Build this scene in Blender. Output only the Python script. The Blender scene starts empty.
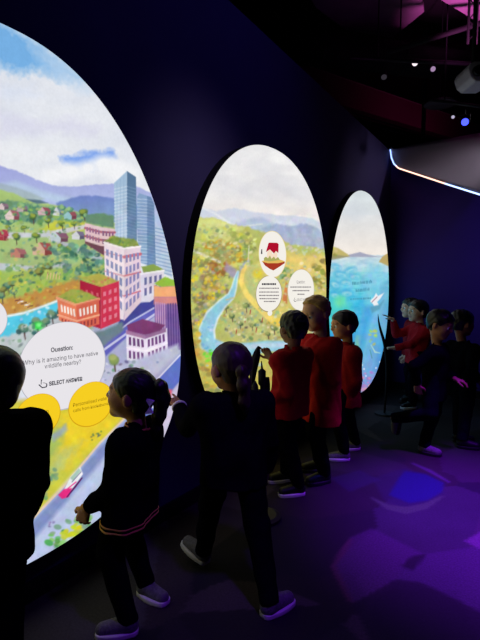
import bpy, math, random
import numpy as np
from mathutils import Vector, Matrix

# ------------------------------------------------------------------ basics
scene = bpy.context.scene
COL = scene.collection
rng = np.random.default_rng(7)
random.seed(7)

F_PX = 480.0                      # focal length in pixels of the 480x640 frame
PITCH = math.radians(4.5)
YAW = math.radians(33.7)
CAM = np.array([2.166, 0.0, 1.60])
SCREEN_X = 0.08                   # the displays stand 8 cm proud of wall_left (x = 0)
RIGHT = np.array([math.cos(YAW), math.sin(YAW), 0.0])
FWD = np.array([-math.sin(YAW), math.cos(YAW), 0.0])
UP = np.array([0.0, 0.0, 1.0])


def cdir(x, y, z=0.0):
    """direction given as right / away / up of the viewer -> world"""
    v = x * RIGHT + y * FWD + z * UP
    return v / np.linalg.norm(v)


def ray(px, py):
    x = (px - 240) / F_PX
    z = (320 - py) / F_PX
    c, s = math.cos(PITCH), math.sin(PITCH)
    return x * RIGHT + (c + s * z) * FWD + (-s + c * z) * UP


def at_depth(px, py, d):
    r = ray(px, py)
    return CAM + r * (d / (r @ FWD))


def on_floor(px, py, z=0.0):
    r = ray(px, py)
    return CAM + r * ((z - CAM[2]) / r[2])


def on_wall(px, py, x=SCREEN_X):
    r = ray(px, py)
    return CAM + r * ((x - CAM[0]) / r[0])


def on_far(px, py, y):
    r = ray(px, py)
    return CAM + r * ((y - CAM[1]) / r[1])


def on_height(px, py, z):
    r = ray(px, py)
    return CAM + r * ((z - CAM[2]) / r[2])


def project(P):
    """world points (N,3) -> photo pixels"""
    d = P - CAM
    x = d @ RIGHT
    y = d @ FWD
    z = d @ UP
    c, s = math.cos(PITCH), math.sin(PITCH)
    yy = c * y - s * z
    zz = s * y + c * z
    return 240 + F_PX * x / yy, 320 - F_PX * zz / yy


def lin(c):
    c = np.asarray(c, float) / 255.0
    return np.where(c <= 0.04045, c / 12.92, ((c + 0.055) / 1.055) ** 2.4)


# ------------------------------------------------------------------ materials
MATS = {}


def mat(name, color, rough=0.8, noise=0.0, nscale=20.0, metallic=0.0, emit=None, estr=0.0, spec=0.3, bump=0.0, bscale=120.0, sheen=0.0):
    if name in MATS:
        return MATS[name]
    m = bpy.data.materials.new(name)
    m.use_nodes = True
    nt = m.node_tree
    b = nt.nodes['Principled BSDF']
    col = list(lin(color)) + [1]
    b.inputs['Base Color'].default_value = col
    b.inputs['Roughness'].default_value = rough
    b.inputs['Metallic'].default_value = metallic
    b.inputs['Specular IOR Level'].default_value = spec
    if sheen:
        b.inputs['Sheen Weight'].default_value = sheen
        b.inputs['Sheen Roughness'].default_value = 0.4
    tc = None
    if noise or bump:
        tc = nt.nodes.new('ShaderNodeTexCoord')
    if noise:
        n = nt.nodes.new('ShaderNodeTexNoise')
        n.inputs['Scale'].default_value = nscale
        n.inputs['Detail'].default_value = 4
        nt.links.new(tc.outputs['Object'], n.inputs['Vector'])
        r = nt.nodes.new('ShaderNodeValToRGB')
        r.color_ramp.elements[0].position = 0.3
        r.color_ramp.elements[1].position = 0.7
        r.color_ramp.elements[0].color = [c * (1 - noise) for c in col[:3]] + [1]
        r.color_ramp.elements[1].color = [min(1, c * (1 + noise)) for c in col[:3]] + [1]
        nt.links.new(n.outputs['Fac'], r.inputs['Fac'])
        nt.links.new(r.outputs['Color'], b.inputs['Base Color'])
    if bump:
        n2 = nt.nodes.new('ShaderNodeTexNoise')
        n2.inputs['Scale'].default_value = bscale
        nt.links.new(tc.outputs['Object'], n2.inputs['Vector'])
        bp = nt.nodes.new('ShaderNodeBump')
        bp.inputs['Strength'].default_value = bump
        bp.inputs['Distance'].default_value = 0.01
        nt.links.new(n2.outputs['Fac'], bp.inputs['Height'])
        nt.links.new(bp.outputs['Normal'], b.inputs['Normal'])
    if emit is not None:
        b.inputs['Emission Color'].default_value = list(lin(emit)) + [1]
        b.inputs['Emission Strength'].default_value = estr
    MATS[name] = m
    return m


def emat(name, color, strength=1.0):
    """a lit picture element on a screen, or a lamp"""
    if name in MATS:
        return MATS[name]
    m = bpy.data.materials.new(name)
    m.use_nodes = True
    nt = m.node_tree
    nt.nodes.clear()
    o = nt.nodes.new('ShaderNodeOutputMaterial')
    e = nt.nodes.new('ShaderNodeEmission')
    e.inputs['Color'].default_value = list(lin(color)) + [1]
    e.inputs['Strength'].default_value = strength
    nt.links.new(e.outputs[0], o.inputs[0])
    MATS[name] = m
    return m


def attr_mat(name, attr, emission=True, rough=0.9, grain=0.0, gscale=60.0, strength=1.0):
    m = bpy.data.materials.new(name)
    m.use_nodes = True
    nt = m.node_tree
    a = nt.nodes.new('ShaderNodeVertexColor')
    a.layer_name = attr
    out = a.outputs['Color']
    if grain:
        tc = nt.nodes.new('ShaderNodeTexCoord')
        n = nt.nodes.new('ShaderNodeTexNoise')
        n.inputs['Scale'].default_value = gscale
        n.inputs['Detail'].default_value = 5
        nt.links.new(tc.outputs['Object'], n.inputs['Vector'])
        mr = nt.nodes.new('ShaderNodeMapRange')
        mr.inputs['From Min'].default_value = 0.3
        mr.inputs['From Max'].default_value = 0.7
        mr.inputs['To Min'].default_value = 1 - grain
        mr.inputs['To Max'].default_value = 1 + grain
        nt.links.new(n.outputs['Fac'], mr.inputs['Value'])
        vm = nt.nodes.new('ShaderNodeVectorMath')
        vm.operation = 'SCALE'
        nt.links.new(out, vm.inputs[0])
        nt.links.new(mr.outputs[0], vm.inputs['Scale'])
        out = vm.outputs[0]
    b = nt.nodes['Principled BSDF']
    if emission:
        e = nt.nodes.new('ShaderNodeEmission')
        e.inputs['Strength'].default_value = strength
        nt.links.new(out, e.inputs['Color'])
        nt.links.new(e.outputs[0], nt.nodes['Material Output'].inputs['Surface'])
        nt.nodes.remove(b)
    else:
        nt.links.new(out, b.inputs['Base Color'])
        b.inputs['Roughness'].default_value = rough
        b.inputs['Specular IOR Level'].default_value = 0.25
    return m


# ------------------------------------------------------------------ object helpers
def link(o, parent=None):
    COL.objects.link(o)
    if parent is not None:
        o.parent = parent
    return o


def tag(o, label=None, cat=None, group=None, kind=None):
    if label: o['label'] = label
    if cat: o['category'] = cat
    if group: o['group'] = group
    if kind: o['kind'] = kind
    return o


def empty(name, loc, label=None, cat=None, group=None, rot=None):
    o = bpy.data.objects.new(name, None)
    o.location = Vector(loc)
    if rot is not None:
        o.rotation_euler = rot
    o.empty_display_size = 0.1
    link(o)
    return tag(o, label, cat, group)


def mesh_np(name, V, Fq, m, parent=None, origin=(0, 0, 0), smooth=True, attr=None):
    """numpy vertices and faces (N,3|4) -> one mesh object; origin is subtracted"""
    me = bpy.data.meshes.new(name)
    V = np.asarray(V, float) - np.asarray(origin, float)
    Fq = np.asarray(Fq, np.int32)
    k = Fq.shape[1]
    me.vertices.add(len(V))
    me.vertices.foreach_set('co', V.astype(np.float32).ravel())
    me.loops.add(Fq.size)
    me.loops.foreach_set('vertex_index', Fq.ravel())
    me.polygons.add(len(Fq))
    me.polygons.foreach_set('loop_start', np.arange(0, Fq.size, k, dtype=np.int32))
    me.update(calc_edges=True)
    me.polygons.foreach_set('use_smooth', np.full(len(Fq), smooth))
    if attr is not None:
        for an, arr in attr.items():
            ca = me.color_attributes.new(an, 'FLOAT_COLOR', 'POINT')
            a4 = np.ones((len(V), 4), np.float32)
            a4[:, :3] = arr
            ca.data.foreach_set('color', a4.ravel())
    me.materials.append(m)
    me.update()
    return link(bpy.data.objects.new(name, me), parent)


class MB:
    """collects shapes, then links them as ONE mesh object"""

    def __init__(self):
        self.v, self.f = [], []

    def add(self, V, Fs):
        b = len(self.v)
        self.v += [tuple(map(float, p)) for p in V]
        self.f += [tuple(i + b for i in q) for q in Fs]
        return self

    def box(self, c, size, R=None):
        c = np.asarray(c, float)
        h = np.asarray(size, float) / 2
        P = np.array([(x, y, z) for x in (-1, 1) for y in (-1, 1) for z in (-1, 1)], float) * h
        if R is not None:
            P = P @ np.asarray(R).T
        return self.add(P + c, [(0, 1, 3, 2), (4, 6, 7, 5), (0, 4, 5, 1), (2, 3, 7, 6), (0, 2, 6, 4), (1, 5, 7, 3)])

    def tube(self, pts, rad, n=10, caps=True):
        pts = [np.asarray(p, float) for p in pts]
        if np.isscalar(rad):
            rad = [rad] * len(pts)
        rings = []
        prev = None
        for i, p in enumerate(pts):
            a = pts[max(i - 1, 0)]
            b = pts[min(i + 1, len(pts) - 1)]
            t = (b - a) / (np.linalg.norm(b - a) + 1e-9)
            if prev is None:
                ref = np.array([0, 0, 1.0]) if abs(t[2]) < 0.9 else np.array([1.0, 0, 0])
                u = np.cross(t, ref)
            else:
                u = prev - t * (prev @ t)
            u /= np.linalg.norm(u) + 1e-9
            prev = u
            w = np.cross(t, u)
            rings.append([p + rad[i] * (math.cos(2 * math.pi * k / n) * u + math.sin(2 * math.pi * k / n) * w) for k in range(n)])
        V = [q for r in rings for q in r]
        Fs = []
        for i in range(len(pts) - 1):
            for k in range(n):
                k2 = (k + 1) % n
                Fs.append((i * n + k, i * n + k2, (i + 1) * n + k2, (i + 1) * n + k))
        if caps:
            Fs.append(tuple(reversed(range(n))))
            Fs.append(tuple((len(pts) - 1) * n + k for k in range(n)))
        return self.add(V, Fs)

    def prism(self, poly, off):
        """planar outline (list of 3-D points) swept by the vector off"""
        n = len(poly)
        A = [np.asarray(p, float) for p in poly]
        B = [p + np.asarray(off, float) for p in A]
        Fs = [tuple(range(n)), tuple(reversed(range(n, 2 * n)))]
        for i in range(n):
            j = (i + 1) % n
            Fs.append((j, i, n + i, n + j))
        return self.add(A + B, Fs)

    def build(self, name, m, parent=None, origin=(0, 0, 0), smooth=False, bevel=0.0):
        me = bpy.data.meshes.new(name)
        o3 = np.asarray(origin, float)
        me.from_pydata([tuple(np.asarray(p) - o3) for p in self.v], [], self.f)
        me.materials.append(m)
        me.update()
        import bmesh
        bm = bmesh.new()
        bm.from_mesh(me)
        bmesh.ops.recalc_face_normals(bm, faces=bm.faces)
        bm.to_mesh(me)
        bm.free()
        if smooth:
            me.polygons.foreach_set('use_smooth', np.full(len(me.polygons), True))
        o = link(bpy.data.objects.new(name, me), parent)
        if bevel:
            md = o.modifiers.new('bevel', 'BEVEL')
            md.width = bevel
            md.segments = 2
            md.limit_method = 'ANGLE'
        return o


# ------------------------------------------------------------------ value noise and flat painting
def vnoise(X, Y, scale, seed=0, octaves=4):
    out = np.zeros_like(X)
    amp, tot = 1.0, 0.0
    for o in range(octaves):
        r = np.random.default_rng(seed * 31 + o)
        T = r.random((64, 64))
        x = X * scale * 2 ** o
        y = Y * scale * 2 ** o
        xi = np.floor(x).astype(int)
        yi = np.floor(y).astype(int)
        fx = x - xi
        fy = y - yi
        fx = fx * fx * (3 - 2 * fx)
        fy = fy * fy * (3 - 2 * fy)
        a = T[xi % 64, yi % 64]
        b = T[(xi + 1) % 64, yi % 64]
        c = T[xi % 64, (yi + 1) % 64]
        d = T[(xi + 1) % 64, (yi + 1) % 64]
        out += amp * ((a * (1 - fx) + b * fx) * (1 - fy) + (c * (1 - fx) + d * fx) * fy)
        tot += amp
        amp *= 0.55
    return out / tot


class Paint:
    """paints coloured shapes on the vertices of a flat picture; coordinates are those of the traced artwork"""

    def __init__(self, X, Y):
        self.X, self.Y = X.ravel(), Y.ravel()
        self.C = np.zeros((self.X.size, 3))
        self.order = np.argsort(self.X)
        self.Xs = self.X[self.order]

    def sel(self, x0, x1, y0, y1):
        a, b = np.searchsorted(self.Xs, [x0, x1])
        i = self.order[a:b]
        yy = self.Y[i]
        return i[(yy >= y0) & (yy <= y1)]

    def blend(self, i, cov, col, alpha):
        cov = (np.clip(cov, 0, 1) * alpha)[:, None]
        self.C[i] = self.C[i] * (1 - cov) + np.asarray(col, float) * cov

    def fill(self, col):
        self.C[:] = col

    def vgrad(self, y0, y1, c0, c1, x0=-9999, x1=9999):
        i = self.sel(x0, x1, y0, y1)
        t = ((self.Y[i] - y0) / (y1 - y0))[:, None]
        self.C[i] = np.asarray(c0) * (1 - t) + np.asarray(c1) * t

    def poly(self, pts, col, soft=0.5, alpha=1.0, col2=None, axis='y', wob=0.0):
        P = np.asarray(pts, float)
        s = soft + wob + 0.01
        x0, y0 = P.min(0) - s
        x1, y1 = P.max(0) + s
        i = self.sel(x0, x1, y0, y1)
        if not len(i):
            return
        x, y = self.X[i], self.Y[i]
        if wob:
            x = x + wob * 2 * (vnoise(self.X[i] + 900, self.Y[i] + 900, 0.25, 5, 2) - 0.5)
            y = y + wob * 2 * (vnoise(self.X[i] + 900, self.Y[i] + 900, 0.25, 6, 2) - 0.5)
        ins = np.zeros(len(i), bool)
        dist = np.full(len(i), 1e9)
        n = len(P)
        for k in range(n):
            ax, ay = P[k]
            bx, by = P[(k + 1) % n]
            if ay != by:
                c = (ay > y) != (by > y)
                ins ^= c & (x < (bx - ax) * (y - ay) / (by - ay) + ax)
            dx, dy = bx - ax, by - ay
            L = dx * dx + dy * dy + 1e-9
            t = np.clip(((x - ax) * dx + (y - ay) * dy) / L, 0, 1)
            dist = np.minimum(dist, (x - ax - t * dx) ** 2 + (y - ay - t * dy) ** 2)
        d = np.sqrt(dist) * np.where(ins, 1, -1)
        cov = np.clip(d / (2 * soft) + 0.5, 0, 1)
        if col2 is not None:
            t = (y - P[:, 1].min()) / np.ptp(P[:, 1]) if axis == 'y' else (x - P[:, 0].min()) / np.ptp(P[:, 0])
            t = np.clip(t, 0, 1)[:, None]
            col = np.asarray(col) * (1 - t) + np.asarray(col2) * t
        self.blend(i, cov, col, alpha)

    def ell(self, cx, cy, rx, ry, col, soft=0.5, alpha=1.0, rot=0.0):
        r = max(rx, ry) + soft
        i = self.sel(cx - r, cx + r, cy - r, cy + r)
        if not len(i):
            return
        x, y = self.X[i] - cx, self.Y[i] - cy
        c, s = math.cos(rot), math.sin(rot)
        u, v = (c * x + s * y) / rx, (-s * x + c * y) / ry
        g = np.sqrt(u * u + v * v)
        d = (1 - g) * min(rx, ry)
        self.blend(i, d / (2 * soft) + 0.5, col, alpha)

    def line(self, pts, w, col, soft=0.4, alpha=1.0):
        P = np.asarray(pts, float)
        w = np.broadcast_to(np.asarray(w, float), (len(P),))
        m = w.max() + soft
        i = self.sel(P[:, 0].min() - m, P[:, 0].max() + m, P[:, 1].min() - m, P[:, 1].max() + m)
        if not len(i):
            return
        x, y = self.X[i], self.Y[i]
        best = np.full(len(i), -1e9)
        for k in range(len(P) - 1):
            (ax, ay), (bx, by) = P[k], P[k + 1]
            dx, dy = bx - ax, by - ay
            t = np.clip(((x - ax) * dx + (y - ay) * dy) / (dx * dx + dy * dy + 1e-9), 0, 1)
            d = np.hypot(x - ax - t * dx, y - ay - t * dy)
            best = np.maximum(best, (w[k] + (w[k + 1] - w[k]) * t) / 2 - d)
        self.blend(i, best / (2 * soft) + 0.5, col, alpha)

    def windows(self, quad, nx, ny, col, fw=0.6, fh=0.6, mx=0.05, my=0.05, alpha=1.0, soft=0.3):
        """nx by ny window panes on a wall quad: top-left, top-right, bottom-right, bottom-left"""
        a, b, c, d = [np.asarray(q, float) for q in quad]

        def pt(u, v):
            return (a * (1 - u) + b * u) * (1 - v) + (d * (1 - u) + c * u) * v
        for ix in range(nx):
            for iy in range(ny):
                u0 = mx + (1 - 2 * mx) * (ix + (1 - fw) / 2) / nx
                u1 = mx + (1 - 2 * mx) * (ix + (1 + fw) / 2) / nx
                v0 = my + (1 - 2 * my) * (iy + (1 - fh) / 2) / ny
                v1 = my + (1 - 2 * my) * (iy + (1 + fh) / 2) / ny
                self.poly([pt(u0, v0), pt(u1, v0), pt(u1, v1), pt(u0, v1)], col, soft, alpha)

    def scatter(self, pts, n, cols, r0, r1, seed, flat=0.7, soft=0.6, alpha=0.85):
        """brush dabs inside a polygon"""
        r = np.random.default_rng(seed)
        P = np.asarray(pts, float)
        lo, hi = P.min(0), P.max(0)
        k = 0
        while k < n:
            q = lo + (hi - lo) * r.random(2)
            x, y = q
            ins = False
            m = len(P)
            for j in range(m):
                ax, ay = P[j]
                bx, by = P[(j + 1) % m]
                if (ay > y) != (by > y) and x < (bx - ax) * (y - ay) / (by - ay) + ax:
                    ins = not ins
            k += 1
            if not ins:
                continue
            rr = r0 + (r1 - r0) * r.random()
            c = np.asarray(cols[r.integers(len(cols))], float) + r.normal(0, 7, 3)
            self.ell(x, y, rr, rr * flat * (0.7 + 0.6 * r.random()), c, soft, alpha, r.normal(0, 0.5))

    def tree(self, x, y, r, cols=((75, 115, 85), (110, 150, 90), (150, 180, 105)), trunk=True, seed=0):
        rr = np.random.default_rng(seed + int(x * 7 + y * 13))
        if trunk:
            self.line([(x, y), (x + 0.2 * r, y + 1.6 * r)], [0.28 * r, 0.2 * r], (95, 75, 70))
        for k, c in enumerate(cols):
            for _ in range(4):
                a = rr.random() * 6.28
                q = 0.55 * r * rr.random()
                self.ell(x + q * math.cos(a) - 0.12 * r * k, y + 0.7 * q * math.sin(a) - 0.18 * r * k, r * (0.6 - 0.1 * k), r * (0.45 - 0.08 * k), c, 0.12 * r + 0.2, 0.9)

# ------------------------------------------------------------------ the three oval screens
SHAPES = [  # half width, half height, exponent, taper, centre along the wall, centre height
    (1.12, 1.2435, 2.29, 0.20, 1.261, 1.485),
    (1.13, 1.26, 2.12, -0.013, 3.6585, 1.4747),
    (1.08, 1.273, 2.15, 0.037, 5.9545, 1.4547)]


def half_width(sh, w):
    a, b, n, e, tc, zc = sh
    return a * (1 - e * w) * np.clip(1 - np.abs(w) ** n, 0, 1) ** (1 / n)


def screen_grid(sh, nu, nw):
    a, b, n, e, tc, zc = sh
    th = np.linspace(-math.pi / 2, math.pi / 2, nw)
    w = np.sin(th) * 0.5 + (th / (math.pi / 2)) * 0.5
    w = np.sign(w) * np.abs(w)
    w[0], w[-1] = -0.99999, 0.99999
    s = np.linspace(-1, 1, nu)
    Wg, Sg = np.meshgrid(w, s, indexing='ij')
    Y = tc + Sg * half_width(sh, Wg)
    Z = zc + b * Wg
    V = np.stack([np.full(Y.shape, SCREEN_X), Y, Z], -1).reshape(-1, 3)
    i = np.arange(nw * nu).reshape(nw, nu)
    Q = np.stack([i[:-1, :-1], i[:-1, 1:], i[1:, 1:], i[1:, :-1]], -1).reshape(-1, 4)
    return V, Q


def outline(sh, m=180, grow=0.0):
    a, b, n, e, tc, zc = sh
    out = []
    for k in range(m):
        th = 2 * math.pi * k / m
        c, s = math.cos(th), math.sin(th)
        r = (abs(c) ** n + abs(s) ** n) ** (-1 / n)
        w = r * s
        out.append((tc + a * (1 - e * w) * r * c * (1 + grow), zc + b * w * (1 + grow)))
    return out


def paint_city(p):
    X, Y = p.X, p.Y
    p.fill((228, 231, 238))
    n = vnoise(X * 0.5 + 500, Y + 500, 0.03, 1)
    p.C += ((n - 0.5) * 26)[:, None] * np.array([1.2, 1.0, 0.5])
    # blue sky high up and a gap in the cloud
    p.poly([(-900, -600), (0, -600), (0, 20), (40, 44), (84, 80), (60, 78), (36, 70), (18, 73), (0, 66), (-60, 62), (-900, 60)], (112, 172, 226), 7, 0.95, wob=4)
    p.poly([(30, 46), (60, 60), (95, 92), (80, 92), (60, 80), (44, 66)], (190, 212, 236), 6, 0.7, wob=3)
    p.poly([(60, 158), (82, 153), (95, 151), (114, 150), (116, 158), (103, 163), (96, 170), (84, 170), (66, 166)], (126, 164, 236), 3, 0.95, wob=2.5)
    p.poly([(0, 112), (40, 122), (70, 118), (100, 128), (96, 138), (60, 132), (0, 136)], (213, 212, 234), 6, 0.6, wob=4)
    p.poly([(0, 84), (30, 88), (42, 96), (10, 100), (0, 98)], (214, 222, 240), 5, 0.6, wob=3)
    for (x, y, r) in ((70, 172, 13), (88, 168, 10), (104, 164, 12), (116, 170, 14), (52, 176, 12), (128, 176, 14)):
        p.ell(x, y, r, r * 0.7, (242, 243, 246), 4)
    # far ridges
    p.poly([(-400, 120), (-60, 148), (0, 165.5), (20, 172), (40, 181), (55, 186), (75, 186.5), (90, 185), (105, 183.5), (130, 184), (165, 198), (190, 215), (190, 240), (-400, 240)], (143, 143, 214), 0.7, col2=(190, 205, 232), wob=0.8)
    p.poly([(0, 184), (16, 181), (24, 184), (40, 190), (62, 196), (80, 199), (60, 203), (30, 196)], (184, 205, 228), 2.5, 0.85)
    p.poly([(-300, 150), (0, 183), (15, 187), (30, 192), (45, 199), (30, 204), (-300, 204)], (150, 160, 205), 1.2, col2=(170, 190, 190))
    p.poly([(56, 203), (68, 199), (80, 196), (96, 195.5), (108, 197), (122, 200), (140, 206), (140, 230), (60, 222)], (113, 132, 196), 1.0, col2=(140, 170, 200), wob=0.8)
    p.poly([(-300, 160), (0, 189), (14, 193), (28, 200), (44, 203), (60, 206), (90, 216), (120, 224), (120, 330), (-300, 330)], (172, 200, 118), 0.9, col2=(160, 185, 130), wob=0.8)
    p.poly([(26, 199), (40, 200), (48, 203), (36, 204)], (90, 115, 130), 0.8)
    # town among the trees
    p.poly([(-200, 196), (0, 200), (30, 203), (62, 210), (90, 216), (90, 222), (40, 222), (-200, 218)], (104, 146, 122), 1.2, 0.9, wob=2)
    band = [(-60, 201), (0, 202), (40, 206), (88, 216), (88, 224), (-60, 224)]
    p.scatter(band, 130, [(74, 118, 98), (98, 150, 100), (150, 185, 96), (128, 160, 140)], 1.6, 4.2, 11)
    p.poly([(54, 221), (84, 222), (84, 230), (60, 234), (40, 229)], (196, 198, 74), 1.5, wob=1.5)
    p.poly([(-200, 226), (0, 232), (40, 233), (88, 224), (88, 228), (50, 237), (0, 238), (-200, 236)], (204, 205, 220), 0.8, 0.9)
    p.poly([(-200, 258), (0, 263), (30, 266), (66, 262), (66, 268), (30, 272), (0, 270), (-200, 268)], (196, 200, 216), 0.8, 0.9)
    p.poly([(58, 240), (86, 249), (110, 258), (110, 264), (84, 256), (56, 246)], (178, 184, 200), 0.8, 0.9)

    def house(x, y, w, h, roof, wall):
        p.poly([(x - w, y), (x - w * 0.25, y - h), (x + w * 0.25, y)], wall, 0.35)
        p.poly([(x - w * 0.25, y - h), (x + w * 0.75, y - h * 0.8), (x + w, y), (x + w * 0.25, y)], roof, 0.35)
        p.poly([(x - w * 0.85, y), (x + w * 0.25, y), (x + w * 0.25, y + h * 0.7), (x - w * 0.85, y + h * 0.6)], wall, 0.35)
        p.poly([(x + w * 0.25, y), (x + w * 0.9, y), (x + w * 0.9, y + h * 0.6), (x + w * 0.25, y + h * 0.7)], tuple(c * 0.8 for c in roof), 0.35)
    for (x, y, w, h, rf, wl) in ((12, 216, 8, 6, (165, 96, 108), (226, 205, 200)), (3, 207, 6, 4, (140, 110, 130), (220, 200, 200)), (44, 212, 7, 5, (150, 84, 96), (208, 170, 178)),
                                 (70, 216, 7, 5, (152, 84, 96), (150, 190, 200)), (58, 212, 6, 5, (130, 150, 170), (210, 216, 222)), (22, 209, 6, 4, (130, 116, 130), (190, 170, 170)),
                                 (58, 238, 11, 6, (136, 92, 112), (196, 204, 216)), (78, 236, 7, 5, (120, 110, 140), (214, 216, 222)), (2, 236, 7, 7, (176, 66, 84), (170, 60, 74)),
                                 (18, 254, 9, 6, (160, 104, 104), (190, 130, 110)), (42, 250, 11, 8, (172, 84, 84), (214, 176, 150)), (-20, 222, 9, 7, (160, 90, 100), (220, 200, 190)),
                                 (-30, 250, 10, 7, (150, 90, 96), (210, 180, 160))):
        house(x, y, w, h, rf, wl)
    for (x, y, r) in ((33, 217, 4.5), (48, 221, 4), (16, 237, 4.6), (36, 236, 4.2), (84, 213, 5), (8, 228, 3), (62, 224, 4), (74, 224, 3), (24, 228, 3), (90, 240, 5), (70, 250, 5), (60, 246, 3)):
        p.tree(x, y, r, ((66, 92, 62), (96, 126, 62), (150, 165, 70)), seed=3)
    for (x, y, r) in ((22, 206, 4), (36, 206, 3.6), (52, 208, 3.6), (62, 208, 4), (70, 210, 3.4), (80, 220, 3.6), (4, 222, 4), (28, 214, 3), (12, 222, 3), (86, 216, 3)):
        p.tree(x, y, r, ((84, 134, 112), (110, 160, 120), (150, 190, 130)), trunk=False, seed=5)
    # meadow, bank and river
    p.poly([(-200, 262), (0, 272), (30, 270), (66, 268), (100, 262), (112, 280), (80, 290), (60, 300), (-200, 312)], (162, 188, 96), 2, wob=2)
    p.scatter([(-80, 262), (20, 268), (66, 262), (110, 254), (116, 276), (86, 282), (30, 290), (-80, 300)], 170, [(86, 140, 104), (110, 160, 96), (170, 190, 80), (140, 176, 110), (90, 130, 120)], 1.5, 4.5, 12)
    p.scatter([(46, 254), (86, 240), (118, 262), (116, 278), (84, 280), (64, 268)], 90, [(92, 140, 116), (116, 166, 132), (80, 124, 110), (160, 185, 120)], 2, 5, 13)
    p.poly([(-200, 300), (0, 300), (18, 297), (34, 292), (60, 284), (80, 277), (80, 292), (60, 300), (40, 307), (12, 315), (0, 318), (-200, 330)], (194, 140, 72), 2, 0.95, wob=2)
    p.scatter([(0, 300), (34, 292), (80, 277), (80, 290), (40, 307), (4, 314)], 90, [(206, 150, 70), (170, 110, 60), (190, 170, 80), (214, 170, 90)], 0.8, 2.4, 14)
    p.scatter([(-40, 276), (30, 280), (70, 274), (60, 284), (20, 296), (-40, 300)], 60, [(196, 196, 84), (150, 180, 80), (210, 190, 90)], 1, 3, 15)
    for k in range(5):
        p.line([(15 + 3.2 * k, 301 + 1.5 * k), (20 + 3.2 * k, 299.5 + 1.5 * k)], 1.0, (110, 60, 60) if k % 2 == 0 else (240, 235, 235))
    p.poly([(-200, 332), (6, 317), (24, 314), (44, 307), (57, 301), (62, 304), (60, 312), (48, 318), (34, 322), (24, 330), (10, 337), (-200, 360)], (86, 198, 226), 1.2, wob=1.5)
    p.line([(-50, 326), (8, 316), (24, 313), (44, 306), (57, 301)], 2.0, (232, 244, 248), 0.8)
    p.scatter([(4, 318), (40, 309), (58, 303), (56, 312), (30, 320), (10, 334)], 46, [(220, 240, 248), (60, 170, 215), (150, 215, 235)], 0.7, 2.2, 16)
    p.poly([(-200, 350), (0, 337), (14, 334), (28, 326), (60, 316), (64, 330), (40, 345), (26, 372), (-200, 420)], (186, 196, 196), 1.5, wob=1.5)
    for (x, y, r) in ((24, 329, 6.5), (37, 322, 6), (52, 315, 6), (60, 312, 4), (46, 322, 5), (8, 286, 5), (2, 296, 5), (14, 292, 4)):
        p.tree(x, y, r, ((58, 96, 92), (84, 128, 104), (120, 150, 116)), seed=8)
    for (x, y, r) in ((40, 272, 5), (47, 267, 5), (12, 284, 4), (4, 290, 4)):
        p.tree(x, y, r, ((80, 84, 52), (110, 116, 60), (150, 150, 80)), seed=9)
    for k in range(5):
        p.line([(47 + 3 * k, 279), (48 + 3 * k, 273)], 0.8, (230, 190, 150))
    p.ell(38, 326, 5, 4, (60, 225, 80), 2)
    p.ell(39, 325, 2.5, 2, (130, 255, 140), 1)
    # fine foliage over the whole town
    p.scatter([(-40, 204), (40, 207), (90, 218), (112, 226), (84, 232), (60, 236), (-40, 226)], 150, [(60, 104, 88), (84, 134, 96), (122, 156, 88), (176, 196, 110), (140, 170, 150)], 0.8, 2.2, 61)
    p.scatter([(-40, 236), (50, 240), (84, 256), (112, 266), (90, 274), (40, 268), (-40, 262)], 170, [(86, 134, 104), (120, 156, 110), (160, 182, 110), (140, 170, 150), (196, 196, 110), (104, 124, 110)], 0.8, 2.4, 62)
    p.scatter([(-40, 226), (60, 230), (60, 238), (-40, 240)], 60, [(206, 206, 214), (150, 176, 120), (190, 190, 120)], 0.7, 1.6, 63)
    p.scatter([(-40, 268), (60, 262), (84, 276), (50, 290), (-40, 300)], 160, [(70, 116, 92), (104, 150, 90), (196, 200, 100), (150, 176, 96), (120, 150, 120)], 0.8, 2.6, 64)
    p.scatter([(48, 248), (84, 244), (116, 264), (110, 276), (80, 276), (60, 264)], 90, [(76, 122, 108), (104, 150, 124), (140, 176, 140), (60, 96, 86)], 1, 3, 65)
    p.scatter([(16, 326), (40, 317), (58, 308), (64, 316), (46, 326), (28, 340), (14, 344)], 60, [(64, 104, 100), (90, 136, 116), (120, 156, 130), (50, 84, 84), (190, 200, 196)], 1, 3, 66)
    p.scatter([(-30, 340), (22, 336), (24, 360), (-30, 380)], 40, [(206, 212, 210), (160, 176, 170), (120, 146, 130)], 1, 3, 67)
    # street level right of the middle
    p.poly([(92, 300), (180, 290), (200, 470), (60, 470), (92, 420)], (168, 172, 206), 3)
    p.poly([(100, 346), (122, 324), (156, 300), (160, 312), (128, 336), (106, 356)], (98, 98, 186), 1)
    p.poly([(118, 318), (140, 303), (157, 298), (157, 308), (136, 318), (120, 330)], (72, 74, 150), 1)
    p.line([(98, 354), (126, 334), (158, 312)], 2.2, (200, 200, 232))
    p.line([(112, 336), (130, 322), (154, 308)], 1.6, (190, 190, 226))
    p.poly([(95, 332), (104, 330), (122, 322), (124, 330), (104, 346), (98, 350)], (110, 130, 140), 1.5, wob=1)
    # towers
    p.poly([(114, 183), (127, 171), (127, 240), (115, 237)], (160, 188, 214), 0.5, col2=(186, 206, 226))
    p.poly([(127, 171), (136, 177), (137, 247), (127, 242)], (84, 114, 146), 0.5, col2=(110, 142, 176))
    for k in range(15):
        y = 187 + 3.4 * k
        p.line([(114.5, y + 2.2 - k * 0.03), (127, y - 0.6)], 0.9, (214, 226, 238), 0.5, 0.75)
        p.line([(127.5, y - 0.5), (136.5, y + 2.2)], 0.7, (130, 160, 190), 0.5, 0.7)
    for k in range(3):
        p.line([(117 + 3.4 * k, 182 - 3 * k), (117 + 3.4 * k, 238)], 0.5, (140, 168, 198), 0.4, 0.6)
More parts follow.
